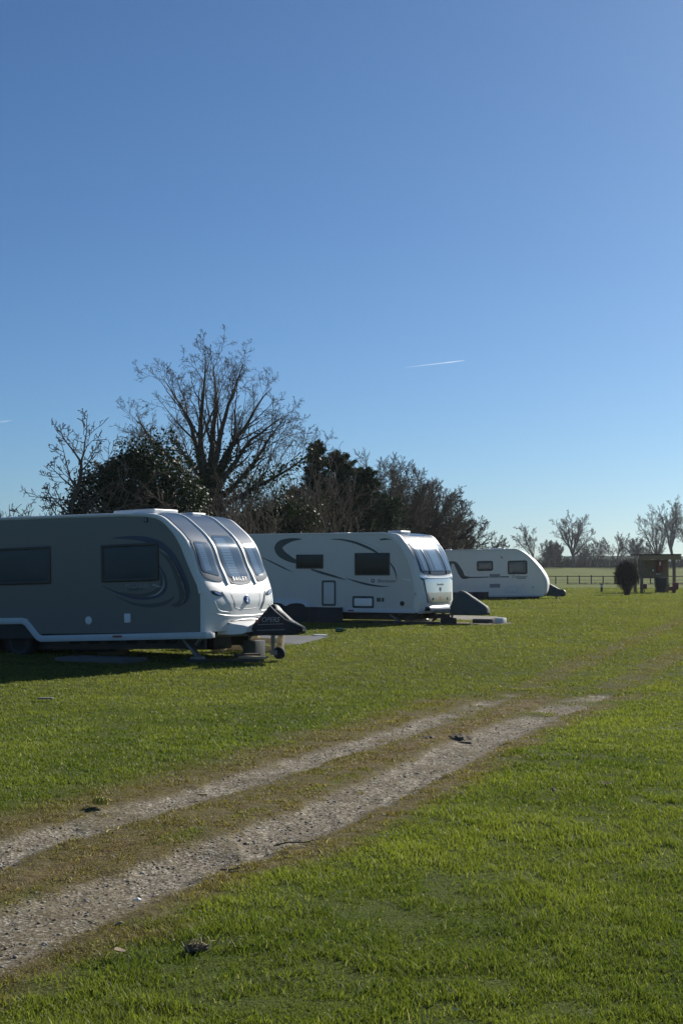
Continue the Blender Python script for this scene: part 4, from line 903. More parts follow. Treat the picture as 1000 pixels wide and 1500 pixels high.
# ---------------------------------------------------------------- draught skirts, steps and loose things round the caravans
def wpart(c, name, mb_fn, m, label, cat, at_=(0, 0, 0), parent=None, bevel=.006, group=None):
    o0 = c.world(at_); mb = MB(-o0); mb_fn(mb, c); o = mb.build(name, m, parent, bevel=bevel)
    if not parent: o.location = o0; tag(o, label, cat, group)
    return o
def lbox(mb, c, x0, x1, y0, y1, z0, z1):
    A = [c.R[:, 0], c.R[:, 1], c.R[:, 2]]; mb.obox(c.world(((x0 + x1) / 2, (y0 + y1) / 2, (z0 + z1) / 2)), A, ((x1 - x0) / 2, (y1 - y0) / 2, (z1 - z0) / 2))
def skirt(c, xs, y, z0, z1, label):
    o0 = c.world(((xs[0] + xs[-1]) / 2, y, z0)); r = empty('draught_skirt', o0, label, 'skirt')
    for a, b in zip(xs[:-1], xs[1:]):
        mb = MB(-o0); n = 14
        rows = [[c.world((a + .01 + (b - a - .02) * i / n, y + .018 * math.sin(i * 1.3 + a) * (1 - abs(zz - .5)), z0 + (z1 - z0) * zz)) for i in range(n + 1)] for zz in (0, .25, .5, .75, 1)]
        mb.grid(rows); back = [[p + c.R[:, 1] * .02 for p in q] for q in rows]; mb.grid(back)
        for q in (0, -1): mb.grid([rows[q], back[q]])
        mb.grid([[q[0] for q in rows], [q[0] for q in back]]); mb.grid([[q[-1] for q in rows], [q[-1] for q in back]])
        mb.build('fabric_panel', M['tarp'], r)
    for x in xs:
        mb = MB(-o0); mb.tube([c.world((x, y - .01, z0 - .08)), c.world((x, y - .01, z1 + .01))], .014, 8); mb.build('pole', M['dark'], r)
skirt(CP, [-5.1, -4.37, -3.2, -2.1], -.10, -.06, .475, 'black draught skirt panels screening the wheels of the middle caravan')
skirt(CF, [-4.3, -3.54, -2.61], -.12, .02, .59, 'black draught skirt panel beside the wheel of the farthest caravan')
def ground_local(c, x, y): q = c.world((x, y, 0)); return float(G(q[0], q[1])) - q[2]
def on_ground(c, name, x0, x1, y0, y1, h, m, label, cat, bevel=.006, lift=0.0, rot=0.0):
    xc, yc = (x0 + x1) / 2, (y0 + y1) / 2; q = c.world((xc, yc, 0)); z = float(G(q[0], q[1])) + lift
    mb = MB(); mb.box(-(x1 - x0) / 2, (x1 - x0) / 2, -(y1 - y0) / 2, (y1 - y0) / 2, 0, h); o = mb.build(name, m, None, bevel=bevel)
    o.location = (q[0], q[1], z); o.rotation_euler = (0, 0, math.atan2(c.R[1, 0], c.R[0, 0]) + rot); return tag(o, label, cat)
on_ground(CG, 'paving_slab', -2.55, -1.10, -.75, -.05, .07, M['slab'], 'flat grey slab lying in the shade beside the nearest caravan', 'slab')
# pallet on the sunny side of the grey caravan, seen under its floor
def pallet(c, x, y, label, upright=False, m=M['pale_wood'], rot=0.0, L=1.2, Wd=1.0):
    q = c.world((x, y, 0)); r = empty('wooden_pallet', (q[0], q[1], float(G(q[0], q[1])) + .03), label, 'pallet', rz=math.atan2(c.R[1, 0], c.R[0, 0]) + rot)
    def pt(mb, name):
        o = mb.build(name, m, r, bevel=.004)
        if upright: o.rotation_euler = (rad(78), 0, 0)
    for k in range(7): mb = MB(); yy = -Wd / 2 + k * (Wd - .1) / 6; mb.box(-L / 2, L / 2, yy, yy + .1, .12, .142); pt(mb, 'deck_board')
    for xx in (-L / 2, -.05, L / 2 - .1): mb = MB(); mb.box(xx, xx + .1, -Wd / 2, Wd / 2, .022, .118); pt(mb, 'bearer')
    for yy in (-Wd / 2, -.05, Wd / 2 - .1): mb = MB(); mb.box(-L / 2, L / 2, yy, yy + .1, 0, .02); pt(mb, 'base_board')
pallet(CG, -.75, W + .75, 'pale wooden pallet propped upright behind the nearest caravan', True)
on_ground(CG, 'water_container', -2.35, -1.8, W + .5, W + .95, .34, M['white_plain'], 'white plastic water container standing behind the nearest caravan', 'container', bevel=.05)
on_ground(CG, 'wood_block', -1.45, -1.25, W + .25, W + .5, .26, M['pale_wood'], 'pale wood block on end behind the nearest caravan', 'block')
on_ground(CG, 'wood_block', -2.9, -2.4, .9, 1.2, .10, M['wood'], 'brown wood block lying beneath the nearest caravan', 'block', rot=.3)
on_ground(CG, 'levelling_block', -.45, -.10, .12, .48, .05, M['dark_wood'], 'dark timber pad under the front steady of the nearest caravan', 'pad')
# timber and rubble at its nose
def heap(c, items, kindname):
    for (x, y, L_, w_, h_, rot, lift, mm, label) in items:
        on_ground(c, kindname, x - L_ / 2, x + L_ / 2, y - w_ / 2, y + w_ / 2, h_, M[mm], label, 'timber' if kindname == 'timber_offcut' else 'brick', rot=rot, lift=lift)
heap(CG, [(.35, .55, .75, .16, .05, .35, .0, 'dark_wood', 'long dark plank lowest in the timber pile under the nearest nose'),
          (.50, .80, .55, .14, .06, -.5, .0, 'wood', 'brown plank at an angle under the nose of the nearest caravan'),
          (.58, .70, .50, .12, .04, .15, .06, 'pale_wood', 'pale sunlit offcut on top of the timber pile by the jockey wheel'),
          (.30, .95, .45, .12, .06, .9, .055, 'dark_wood', 'short dark offcut crossing the timber pile under the nearest nose')], 'timber_offcut')
on_ground(CG, 'crate', -.10, .16, 1.45, 1.8, .30, M['slab'], 'grey plastic crate standing behind the timber pile of the nearest caravan', 'crate', bevel=.02)
heap(CP, [(.15, .25, .9, .14, .07, .2, .0, 'dark_wood', 'dark timber baulk flat on the ground under the middle caravan nose'),
          (-.75, .15, 1.1, .16, .06, -.1, .0, 'dark_wood', 'long dark plank under the side of the middle caravan'),
          (-1.35, .40, 1.3, .20, .07, .05, .0, 'dark_wood', 'longest dark plank under the floor of the middle caravan'),
          (-.25, .55, .5, .14, .07, .7, .07, 'wood', 'brown timber piece stacked under the front of the middle caravan'),
          (.62, .85, .42, .18, .14, .5, .02, 'dark_wood', 'dark wood block beside the jockey wheel of the middle caravan'),
          (.50, .75, .38, .16, .12, -.3, .15, 'dark_wood', 'dark wood block on top of another near the middle caravan drawbar')], 'timber_offcut')
on_ground(CP, 'storage_tray', 1.05, 1.62, W / 2 + .35, W / 2 + .75, .12, M['slab'], 'low grey plastic tray behind the grey hitch cover', 'tray', bevel=.02)
on_ground(CP, 'plastic_tub', 1.72, 1.95, W / 2 + .3, W / 2 + .6, .15, M['white_plain'], 'small white plastic tub beyond the grey hitch cover', 'tub', bevel=.03)
on_ground(CF, 'plank', -2.6, -1.75, .1, .35, .09, M['pale_wood'], 'pale plank lying under the farthest caravan', 'plank')

# ================================================================== trees and shrubs
def unit(v): return v / (np.linalg.norm(v) + 1e-9)
def _norm(x, y, z):
    l = math.sqrt(x * x + y * y + z * z) + 1e-9; return x / l, y / l, z / l
def perp_rot(d, ang, az):
    x, y, z = d; ax, ay, az_ = (y, -x, 0.0) if x * x + y * y > 1e-6 else (1.0, 0.0, 0.0)
    ax, ay, az_ = _norm(ax, ay, az_); bx, by, bz = y * az_ - z * ay, z * ax - x * az_, x * ay - y * ax
    c, s, ca, sa = math.cos(ang), math.sin(ang), math.cos(az), math.sin(az)
    return _norm(x * c + (ax * ca + bx * sa) * s, y * c + (ay * ca + by * sa) * s, z * c + (az_ * ca + bz * sa) * s)
def limb(rs, p, d, L, r, lev, P, out):
    R = rs.rng if hasattr(rs, 'rng') else random.Random(int(rs.randint(1 << 30)))
    _limb(R, tuple(float(v) for v in p), tuple(float(v) for v in d), float(L), float(r), lev, P, out)
def _limb(R, p, d, L, r, lev, P, out):
    n = max(4, min(14, int(L / P['seg'][lev]))); q = [p]; dx, dy, dz = d; wg, up = P['wig'][lev], P['up'][lev]; st = L / n; g = R.gauss
    for i in range(n):
        dx, dy, dz = _norm(dx + g(0, wg), dy + g(0, wg), dz + g(0, wg) + up); p = (p[0] + dx * st, p[1] + dy * st, p[2] + dz * st); q.append(p)
    rm = P['rmin']; rr = [max(rm, r * (1 + (P['tip'] - 1) * i / n)) for i in range(n + 1)]; out.append((np.array(q), np.array(rr), lev))
    if lev + 1 >= P['levels']: return
    nc = int(P['nch'][lev] * (.75 + .5 * R.random()) + .5); f0 = P['f0'][lev]
    for k in range(nc):
        f = f0 + (1 - f0) * (k + R.random()) / nc; i = min(n - 1, int(f * n)); t = f * n - i
        a, b = q[i], q[i + 1]; c = tuple(a[j] * (1 - t) + b[j] * t for j in range(3)); dl = _norm(b[0] - a[0], b[1] - a[1], b[2] - a[2])
        cd = perp_rot(dl, rad(P['ang'][lev]) * (.6 + .7 * R.random()), R.random() * 6.283)
        _limb(R, c, cd, L * P['lr'][lev] * (1.15 - .65 * f) * (.65 + .6 * R.random()), max(rm, (rr[i] * (1 - t) + rr[i + 1] * t) * P['rr']), lev + 1, P, out)
BASE = dict(levels=4, seg=[.5, .35, .25, .18], wig=[.07, .12, .15, .18], up=[.03, .05, .06, .06], tip=.10, rmin=.008, nch=[7, 6, 5, 0], f0=[.3, .25, .2, .2], ang=[42, 45, 48, 50], lr=[.62, .55, .5, .5], rr=.55)
def branches_mesh(name, out, m, parent, ks=(8, 5, 4, 3, 3)):
    if not out: return None
    V, Fq = tube_arrays([o[0] for o in out], [o[1] for o in out], [ks[min(o[2], len(ks) - 1)] for o in out])
    return mesh_np(name, V, Fq, 4, m, parent, smooth=True)
def tree(name, x, y, starts, P, label, cat='tree', seed=1, m=None, group=None, dz=0.0, trunk_lev=1):
    """starts: (base offset, direction, length, radius) of every stem"""
    rs = RS(seed); r = empty(name, (x, y, float(G(x, y)) + dz - .05), label, cat, group); out = []
    for b, d, L, rr in starts: limb(rs, np.array(b, float), unit(np.array(d, float)), L, rr, 0, P, out)
    m = m or M['bark']
    branches_mesh('trunk', [o for o in out if o[2] < trunk_lev], m, r); branches_mesh('crown', [o for o in out if o[2] >= trunk_lev], m, r)
    return r, out
def leaf_cloud(name, C, size, cols, m, parent, rs, aspect=1.5, nrm=None, droop=0.0):
    """every leaf a small bent quad"""
    n = len(C); a = rs.randn(n, 3); a[:, 2] -= droop; a /= np.linalg.norm(a, axis=1, keepdims=True); b = rs.randn(n, 3)
    if nrm is not None: b = b + nrm * 1.5
    b = np.cross(a, b); b /= np.linalg.norm(b, axis=1, keepdims=True) + 1e-9
    s = (size * (.6 + .8 * rs.rand(n)))[:, None]; c = np.cross(a, b)
    V = np.stack([C - a * s * aspect / 2, C + b * s / 2 + c * s * .15, C + a * s * aspect / 2, C - b * s / 2 + c * s * .15], 1)
    return mesh_np(name, V.reshape(-1, 3), np.arange(n * 4).reshape(-1, 4), 4, m, parent, attrs={'col': np.repeat(cols, 4, 0)})
def tones(rs, n, a, b, j=.25): t = np.clip(rs.rand(n), 0, 1)[:, None]; return (np.array(a) * (1 - t) + np.array(b) * t) * (1 - j + 2 * j * rs.rand(n)[:, None])
IVY0, IVY1 = (.012, .026, .007), (.034, .058, .014)

def pxs(px, Y): return (px - 500) * Y / F
# ---- big bare tree with ivy on its limbs
Y0 = 60.0; X0 = pxs(306, Y0)
sp = []
rs = RS(21)
for ax_, az_, L_, r_, zb_ in ((-40, 0, 5.4, .12, 4.3), (-26, .8, 6.0, .13, 4.6), (-14, -.5, 5.9, .13, 5.0), (-2, .6, 5.7, .14, 5.0), (10, -.7, 5.7, .13, 5.0), (22, .3, 5.6, .13, 4.8), (34, -.4, 5.5, .12, 4.4), (46, .5, 5.4, .11, 4.2), (57, -.2, 5.2, .10, 3.9), (-54, .4, 4.4, .09, 4.0), (68, .7, 4.4, .07, 3.3), (16, 1.2, 5.2, .11, 4.4), (-18, 1.4, 5.4, .11, 4.4), (80, -.6, 3.8, .06, 2.6), (-75, .3, 3.4, .06, 3.0), (88, .2, 3.2, .05, 2.0), (60, -1.0, 3.6, .06, 2.3)):
    a = rad(ax_); sp.append(((math.sin(a) * .22, az_ * .12, zb_), (math.sin(a), az_ * .32, math.cos(a)), L_ * (.88 if abs(ax_) < 50 else 1.0), r_ * 1.2))
P = dict(BASE, levels=5, seg=[.45, .32, .22, .16, .13], wig=[.10, .13, .16, .2, .22], up=[.022, .06, .08, .06, .04], nch=[9, 6, 4, 3, 0], f0=[.25, .2, .2, .2, .2], ang=[36, 42, 46, 50, 50], lr=[.50, .50, .52, .68, .5], rmin=.0055, rr=.5, tip=.07)
big, bo = tree('bare_tree', X0, Y0, sp, P, 'tall spreading bare tree with ivy on its limbs, behind the nearest caravan', seed=21)
branches_mesh('trunk', [(np.array([(0, 0, -.1), (.05, 0, 1.2), (-.03, 0, 2.6), (.02, .02, 4.0), (0, 0, 5.2)]), np.array([.42, .34, .32, .30, .16]), 0)], M['bark'], big)
pts = []
for q, r_, lev in bo:
    if lev <= 1:
        for i in range(len(q) - 1):
            zc = q[i][2]; dens = max(0, 1 - (zc - 3.6) / (3.6 if lev == 0 else 2.2)) * (1 if lev == 0 else .6); dens = min(dens, 1.0)
            k = int(110 * dens * (1.0 if lev == 0 else .35))
            for _ in range(k): t = rs.rand(); pts.append(q[i] * (1 - t) + q[i + 1] * t + rs.randn(3) * (.10 + .10 * dens))
for _ in range(5200): zz = rs.uniform(.5, 5.6); aa = rs.rand() * 6.283; rr_ = .42 + .22 * rs.randn() * .6 + .15 * math.sin(zz * 2.1); pts.append(np.array([math.cos(aa) * rr_, math.sin(aa) * rr_, zz]))
pts = np.array(pts); leaf_cloud('ivy', pts, np.full(len(pts), .085), tones(rs, len(pts), IVY0, IVY1), M['ivy'], big, rs)

M['brush'] = mat('brown_brushwood', (.125, .098, .072), .9, var=.35, scale=9)
# ---- low brushwood under and right of the big tree
def thicket(px, Y, h, wd, n, label, seed, m=None, name='bare_shrub', lev=3, lean=0.0, kids=7):
    rs = RS(seed); st = []
    for _ in range(n):
        ox, oy = rs.randn() * wd * .3, rs.randn() * wd * .25
        st.append(((ox, oy, 0), (ox / wd * .5 + rs.randn() * .15 + lean, rs.randn() * .2, 1), h * (.65 + .4 * rs.rand()), .022 + .02 * rs.rand()))
    P = dict(BASE, levels=lev, seg=[.35, .25, .2, .2], wig=[.08, .13, .16, .16], up=[.03, .07, .08, .05], nch=[kids, 4, 3, 0], f0=[.15, .2, .2, .2], ang=[30, 40, 45, 45], lr=[.42, .5, .5, .5], rmin=.009, rr=.5)
    return tree(name, pxs(px, Y), Y, st, P, label, 'shrub', seed, m or M['brush'], group='bare shrubs behind the caravans')
thicket(352, 58, 4.9, 2.8, 38, 'dense brown bare shrub under the right side of the big bare tree', 31)
thicket(392, 63, 5.9, 3.0, 42, 'tall brown bare shrub between the big bare tree and the conifers', 32)
thicket(418, 64, 5.3, 2.4, 34, 'brown bare shrub in front of the tall spiky conifer', 33)
thicket(318, 52, 3.9, 2.4, 30, 'low bare shrub below the trunk of the big bare tree', 34)
thicket(232, 64, 6.3, 2.6, 18, 'thin bare shrub rising behind the ivy thicket', 36, lev=3)
thicket(15, 52, 3.4, 2.0, 9, 'sparse pale bare shrub at the left edge of the photo', 37, M['bark_pale'])
thicket(-40, 55, 3.6, 2.6, 12, 'sparse bare shrub beyond the left edge of the big caravan', 38, M['bark_pale'])
thicket(60, 54, 2.9, 1.6, 9, 'low pale bare shrub left of the crooked bare tree', 39, M['bark_pale'])

# ---- crooked small bare tree at the left
rs = RS(44); Yc = 50.0
trunk = [((0, 0, 0), (.10, 0, 1), 3.2, .10)]
r0 = empty('bare_tree', (pxs(95, Yc), Yc, float(G(pxs(95, Yc), Yc)) - .05), 'small crooked bare tree left of the ivy thicket', 'tree')
tp = cat_rom([(.0, 0, 0), (-.05, 0, 1.5), (-.08, 0, 2.4), (.0, 0, 2.9), (.20, .05, 3.3), (.22, 0, 3.7), (.38, .05, 4.1), (.52, 0, 4.6), (.55, 0, 5.0)], 5); out = [(tp, np.linspace(.12, .055, len(tp)), 0)]
P = dict(BASE, levels=4, seg=[.22, .18, .16, .14], wig=[.16, .2, .22, .2], up=[.05, .05, .05, .05], nch=[6, 4, 3, 0], f0=[.2, .2, .2, .2], ang=[42, 48, 50, 50], lr=[.5, .5, .5, .5], rmin=.010, rr=.55)
for b, d, L_, r_ in (((.55, 0, 5.0), (-.35, 0, 1), 1.7, .045), ((.55, 0, 5.0), (.25, .2, 1), 1.8, .04), ((.50, 0, 4.5), (.9, 0, .45), 1.3, .03), ((.4, 0, 4.1), (-.9, .2, .5), 1.6, .035), ((.2, 0, 3.4), (-1, 0, .5), 1.4, .03), ((.0, 0, 2.9), (-.9, -.2, .6), 1.3, .03), ((.4, 0, 4.2), (-.6, .3, .9), 1.8, .035), ((.55, 0, 4.8), (.7, -.3, .7), 1.4, .03), ((-.05, 0, 2.2), (-1, .2, .25), 1.9, .03), ((0, 0, 2.6), (.9, .1, .6), 1.2, .025), ((-.02, 0, 1.9), (-.8, -.3, .2), 2.2, .03)):
    limb(rs, np.array(b), unit(np.array(d, float)), L_, r_, 0, P, out)
branches_mesh('trunk', out[:1], M['bark'], r0); branches_mesh('crown', out[1:], M['bark'], r0)

# ---- ivy-smothered thicket
def blob_points(rs, lobes, n, shell=.8):
    vol = np.array([l[3] * l[4] * l[5] for l in lobes]) ** .67; k = rs.choice(len(lobes), n, p=vol / vol.sum()); L_ = np.array(lobes)[k]
    d = rs.randn(n, 3); d /= np.linalg.norm(d, axis=1, keepdims=True); rr = shell + (1 - shell) * 1.6 * rs.rand(n); bump = 1 + .22 * (vnoise(d[:, 0] * 3 + k * 7, d[:, 2] * 3 + d[:, 1] * 2, 3) - .5) * 2
    return L_[:, :3] + d * L_[:, 3:6] * (rr * bump)[:, None], d
rs = RS(51); Yi = 52.0; Xi = pxs(190, Yi)
iv = empty('ivy_thicket', (Xi, Yi, float(G(Xi, Yi))), 'dense dark evergreen ivy thicket behind the nearest caravan', 'shrub')
lobes = [(-.3, 0, 2.9, 1.7, 1.3, 2.6), (.9, .2, 2.9, 1.6, 1.3, 2.7), (-1.1, .1, 2.3, 1.3, 1.1, 2.2), (1.9, .2, 2.2, 1.1, 1.1, 2.2), (.2, -.2, 4.3, 1.3, 1.0, 1.2), (-1.9, 0, 1.4, .8, .9, 1.5), (.0, -.5, 1.4, 2.4, 1.0, 1.5)]
C_, d_ = blob_points(rs, lobes, 62000); ok = C_[:, 2] > .1; C_, d_ = C_[ok], d_[ok]
leaf_cloud('foliage', C_, np.full(len(C_), .075), tones(rs, len(C_), (.009, .020, .006), (.028, .050, .012)), M['ivy'], iv, rs, nrm=d_)
out = []; P = dict(BASE, levels=3, seg=[.25, .2, .18], wig=[.16, .2, .2], up=[.0, .02, .0], nch=[5, 4, 0], f0=[.2, .2, .2], ang=[45, 50, 50], lr=[.5, .5, .5], rmin=.010, rr=.55)
for _ in range(75):
    b = np.array([rs.uniform(-1.9, 1.6), rs.uniform(-1.5, -.9), rs.uniform(1.2, 4.0)]); limb(rs, b, unit(np.array([rs.uniform(-1, 1), rs.uniform(-.6, .1), rs.uniform(-.2, 1)])), rs.uniform(.8, 1.7), .022, 0, P, out)
for _ in range(9):
    b = np.array([rs.uniform(-1.2, 1.2), rs.uniform(-.3, .3), rs.uniform(4.2, 5.0)]); limb(rs, b, unit(np.array([rs.uniform(-.8, .8), 0, 1])), rs.uniform(.8, 1.7), .022, 0, P, out)
branches_mesh('dead_stems', out, M['bark_pale'], iv)
branches_mesh('trunk', [(np.array([(0, 0, -.1), (.1, 0, 1.5), (0, .1, 3.2)]), np.array([.22, .17, .1]), 0)], M['bark'], iv)

# ---- conifers
def conifer(px, Y, h, rb, label, seed, spiky=1.0, n=30000):
    rs = RS(seed); x = pxs(px, Y); r = empty('conifer', (x, Y, float(G(x, Y)) - .05), label, 'tree', 'conifers behind the middle caravan'); br, C, A = [], [], []
    nb = int(h * 24)
    for k in range(nb):
        t = (k + rs.rand()) / nb; z = .25 + (h - .3) * t; L_ = rb * (1 - t) ** (.62 * spiky) * (.60 + .65 * rs.rand()) + .30; az = rs.rand() * 6.283
        d = np.array([math.cos(az), math.sin(az), .25 + .65 * t + .15 * rs.randn()]); d = unit(d); p = np.array([0, 0, z]); q = [p]
        for i in range(6): d = unit(d + np.array([0, 0, -.06 + .10 * (i > 3)]) + rs.randn(3) * .06); p = p + d * L_ / 6; q.append(p)
        q = np.array(q); br.append((q, np.linspace(.03, .008, 7), 2))
        m_ = int(n / nb); tt = rs.rand(m_) ** .75; idx = tt * 5.99; i0 = idx.astype(int); f = (idx - i0)[:, None]
        c = q[i0] * (1 - f) + q[i0 + 1] * f + rs.randn(m_, 3) * np.array([.16, .16, .09]) * (1.1 - .7 * tt)[:, None] * (.5 + L_ * .5); C.append(c); A.append(np.tile(d, (m_, 1)))
    C = np.concatenate(C); A = np.concatenate(A); m_ = len(C)
    a = unit_rows(A + rs.randn(m_, 3) * .55); b = unit_rows(np.cross(a, rs.randn(m_, 3))); s = (.13 * (.6 + .8 * rs.rand(m_)))[:, None]
    V = np.stack([C - b * s * .16, C + b * s * .16, C + a * s + b * s * .05, C + a * s - b * s * .05], 1)
    mesh_np('foliage', V.reshape(-1, 3), np.arange(m_ * 4).reshape(-1, 4), 4, M['needles'], r, attrs={'col': np.repeat(tones(rs, m_, (.010, .026, .012), (.026, .052, .024)), 4, 0)})
    branches_mesh('branches', br, M['bark'], r); branches_mesh('trunk', [(np.array([(0, 0, 0), (0, 0, h * .5), (0.03, 0, h)]), np.array([.16, .10, .015]), 0)], M['bark'], r)
def unit_rows(v): return v / (np.linalg.norm(v, axis=1, keepdims=True) + 1e-9)
conifer(463, 70, 7.35, 1.5, 'tallest spiky dark conifer behind the middle caravan', 61, spiky=1.5, n=22000)
conifer(496, 72, 7.0, 2.3, 'second conifer, broader and lower than the spiky one on its left', 62)
conifer(530, 73, 6.3, 2.3, 'dark conifer in the middle of the sloping conifer row', 63)
conifer(563, 74, 5.1, 2.0, 'lowest conifer at the right end of the conifer row', 64, n=16000)
conifer(434, 72, 5.3, 1.4, 'dark conifer half hidden by brown shrubs left of the spiky one', 65, n=16000)

# ---- bare trees that step down to the right behind the middle caravan
def bare(px, Y, h, spread, label, seed, n=5, P_=None, m=None, group=None, name='bare_tree', rmin=.009, tr=None, clear=.22, dens=1.0, lev=4, z=None):
    rs = RS(seed); st = []; tr = tr or h * .020
    x = pxs(px, Y); zb = h * clear
    for k in range(n):
        a = (k / max(1, n - 1) - .5) * 2 * spread + rs.randn() * .08; oy = rs.uniform(-.6, .6)
        st.append(((rs.randn() * .03, 0, zb * (.8 + .3 * rs.rand())), (math.sin(a), oy * math.sin(spread), math.cos(a)), (h - zb) * (.86 + .05 * rs.rand()) * (1 - .16 * abs(a)), tr * .6))
    P = dict(BASE, levels=lev, seg=[h * .06, h * .045, h * .035, h * .03], nch=[int(11 * dens), int(8 * dens), int(6 * dens), 0], f0=[.2, .15, .15, .2], ang=[38, 42, 46, 50], lr=[.38, .46, .52, .5], tip=.08, wig=[.08, .11, .14, .16], rmin=rmin, rr=.52)
    P.update(P_ or {}); r, o = tree(name, x, Y, st, P, label, 'tree', seed, m, group)
    branches_mesh('trunk', [(np.array([(0, 0, -.1), (.02 * h, 0, zb * .5), (0, 0, zb * 1.15)]), np.array([tr * 1.15, tr, tr * .8]), 0)], m or M['bark'], r)
    return r
GR = 'bare trees stepping down behind the middle caravan'
bare(533, 84, 8.5, .66, 'tallest bare tree of the row right of the conifers', 71, n=13, group=GR)
bare(572, 88, 8.5, .72, 'rounded bare tree above the nose of the middle caravan', 72, n=13, group=GR)
bare(610, 92, 7.7, .8, 'broad bare tree just right of the middle caravan roof', 73, n=13, group=GR)
bare(648, 98, 6.7, .85, 'low rounded bare tree behind the roof of the farthest caravan', 74, n=13, group=GR)
bare(682, 104, 5.6, .9, 'smallest bare tree at the right end of the stepped row', 75, n=13, group=GR, clear=.12)
bare(592, 91, 8.3, .75, 'wide bare tree filling the gap above the middle caravan nose', 79, n=13, group=GR)
bare(632, 96, 7.3, .8, 'bare tree between the broad one and the low rounded one', 80, n=13, group=GR)
bare(500, 88, 7.6, .5, 'slim bare tree half behind the broad conifer', 76, n=5, group=GR)
thicket(600, 86, 3.4, 3.4, 20, 'low dark bare shrub below the stepped bare trees', 77, kids=6)
thicket(655, 92, 2.9, 3.4, 20, 'low dark bare shrub behind the far caravan roof', 78, kids=6)

# ---- round twiggy shrub on the lawn
rs = RS(81); Yb = 90.0; xb = pxs(917, Yb); RX, RZ, CZ = .80, .98, 1.18
sh = empty('round_shrub', (xb, Yb, float(G(xb, Yb)) - .03), 'round dark twiggy shrub standing alone on the lawn', 'shrub'); st, tw = [], []
for _ in range(34):
    a = rs.rand() * 6.283; e = math.sqrt(rs.rand()) * .75; q = np.array([math.cos(a) * e * RX, math.sin(a) * e * RX, CZ + RZ * rs.uniform(-.3, .6)])
    st.append((cat_rom([(math.cos(a) * .12, math.sin(a) * .12, 0), (q[0] * .42, q[1] * .42, q[2] * .35), (q[0] * .85, q[1] * .85, q[2] * .75), q], 3), np.linspace(.028, .010, 10), 0))
d = rs.randn(4600, 3); d /= np.linalg.norm(d, axis=1, keepdims=True); k = rs.rand(4600) ** .40
for v, e in zip(d, k):
    if v[2] < -.55 and rs.rand() < .6: continue
    p0 = np.array([v[0] * RX * e, v[1] * RX * e, CZ + v[2] * RZ * e]) * .9 + np.array([0, 0, .1]); o = unit(np.array([v[0], v[1], v[2] * .8 + .55]) + rs.randn(3) * .35); L_ = .16 + .26 * rs.rand(); m_ = unit(o + rs.randn(3) * .25 + np.array([0, 0, .1]))
    tw.append((np.array([p0 - o * L_ * .5, p0, p0 + m_ * L_ * .6]), np.array([.0085, .007, .005]), 3))
dk = mat('dark_twigs', (.040, .032, .034), .9, var=.3); branches_mesh('stems', st, dk, sh); branches_mesh('twigs', tw, dk, sh)

# ---- far hedgerow and its trees
YH = 355.0; FB = M['bark_far']; GF = 'bare trees along the far hedgerow'
bare(783, YH, 11.2, .42, 'leaning bare tree just right of the farthest caravan', 91, n=5, m=FB, group=GF, rmin=.019, P_={'up': [.0, .03, .03, .0]}).rotation_euler = (0, rad(-13), 0)
bare(802, YH - 3, 6.8, .30, 'upright bushy bare tree left of the broad far tree', 92, n=11, m=FB, group=GF, rmin=.019, clear=.06)
bare(838, YH - 2, 13.6, .72, 'broad round bare tree in the middle of the far hedgerow', 93, n=9, m=FB, group=GF, rmin=.019, clear=.24, tr=.42)
bare(872, YH, 7.4, .6, 'low bare tree right of the broad far tree', 94, n=7, m=FB, group=GF, rmin=.019, clear=.1)
bare(903, YH, 8.6, .6, 'medium bare tree above the round shrub', 95, n=7, m=FB, group=GF, rmin=.019, clear=.12)
bare(931, YH, 7.6, .5, 'darker bushy tree between the round shrub and the timber shelter', 96, n=9, m=FB, group=GF, rmin=.019, clear=.08)
bare(962, YH, 14.6, .48, 'tall bare tree above the left part of the timber shelter', 97, n=7, m=FB, group=GF, rmin=.019, clear=.2, tr=.3)
bare(982, YH - 3, 16.4, .40, 'tallest bare tree above the timber shelter', 98, n=6, m=FB, group=GF, rmin=.019, clear=.25, tr=.36)
bare(1012, YH, 14.5, .45, 'tall bare tree at the right edge of the photo', 99, n=6, m=FB, group=GF, rmin=.019, clear=.22, tr=.33)
bare(855, YH + 4, 6.0, .5, 'short bare bush behind the broad far tree', 101, n=8, m=FB, group=GF, rmin=.019, clear=.08)
bare(817, YH + 4, 6.2, .45, 'short bare bush left of the broad far trunk', 102, n=8, m=FB, group=GF, rmin=.019, clear=.08)
bare(955, YH + 5, 6.8, .6, 'low bare bush behind the shelter roof', 103, n=8, m=FB, group=GF, rmin=.019, clear=.08)
bare(1045, YH, 11.0, .6, 'bare tree beyond the right edge of the photo', 104, n=6, m=FB, group=GF, rmin=.019)
rs = RS(110); n = 9000; hx = rs.uniform(pxs(560, YH), pxs(1130, YH), n); hy = YH + 2 + rs.randn(n) * .7; hz = G(hx, hy); out = []
top = 2.7 + .5 * fbm(hx, hy * 0, .12, 8) ; ok = rs.rand(n) < .35 + .65 * (fbm(hx, hx * 0, .09, 12) > .42)
for x_, y_, z_, t_, k_ in zip(hx, hy, hz, top, ok):
    h_ = t_ * (.45 + .55 * rs.rand() ** .5) if k_ else t_ * (.3 + .3 * rs.rand())
    out.append((np.array([(0, 0, 0), (rs.randn() * .15, rs.randn() * .1, h_ * .5), (rs.randn() * .75, rs.randn() * .5, h_)]) + np.array([x_ - hx.mean(), y_ - YH, z_ - 1.87]), np.array([.032, .026, .014]), 3))
hg = empty('hedgerow', (hx.mean(), YH, 1.87), 'long bare brown hedge closing the far side of the field', 'hedge'); branches_mesh('stems', out, mat('hedge_stems', (.075, .068, .05), .95, var=.3), hg)
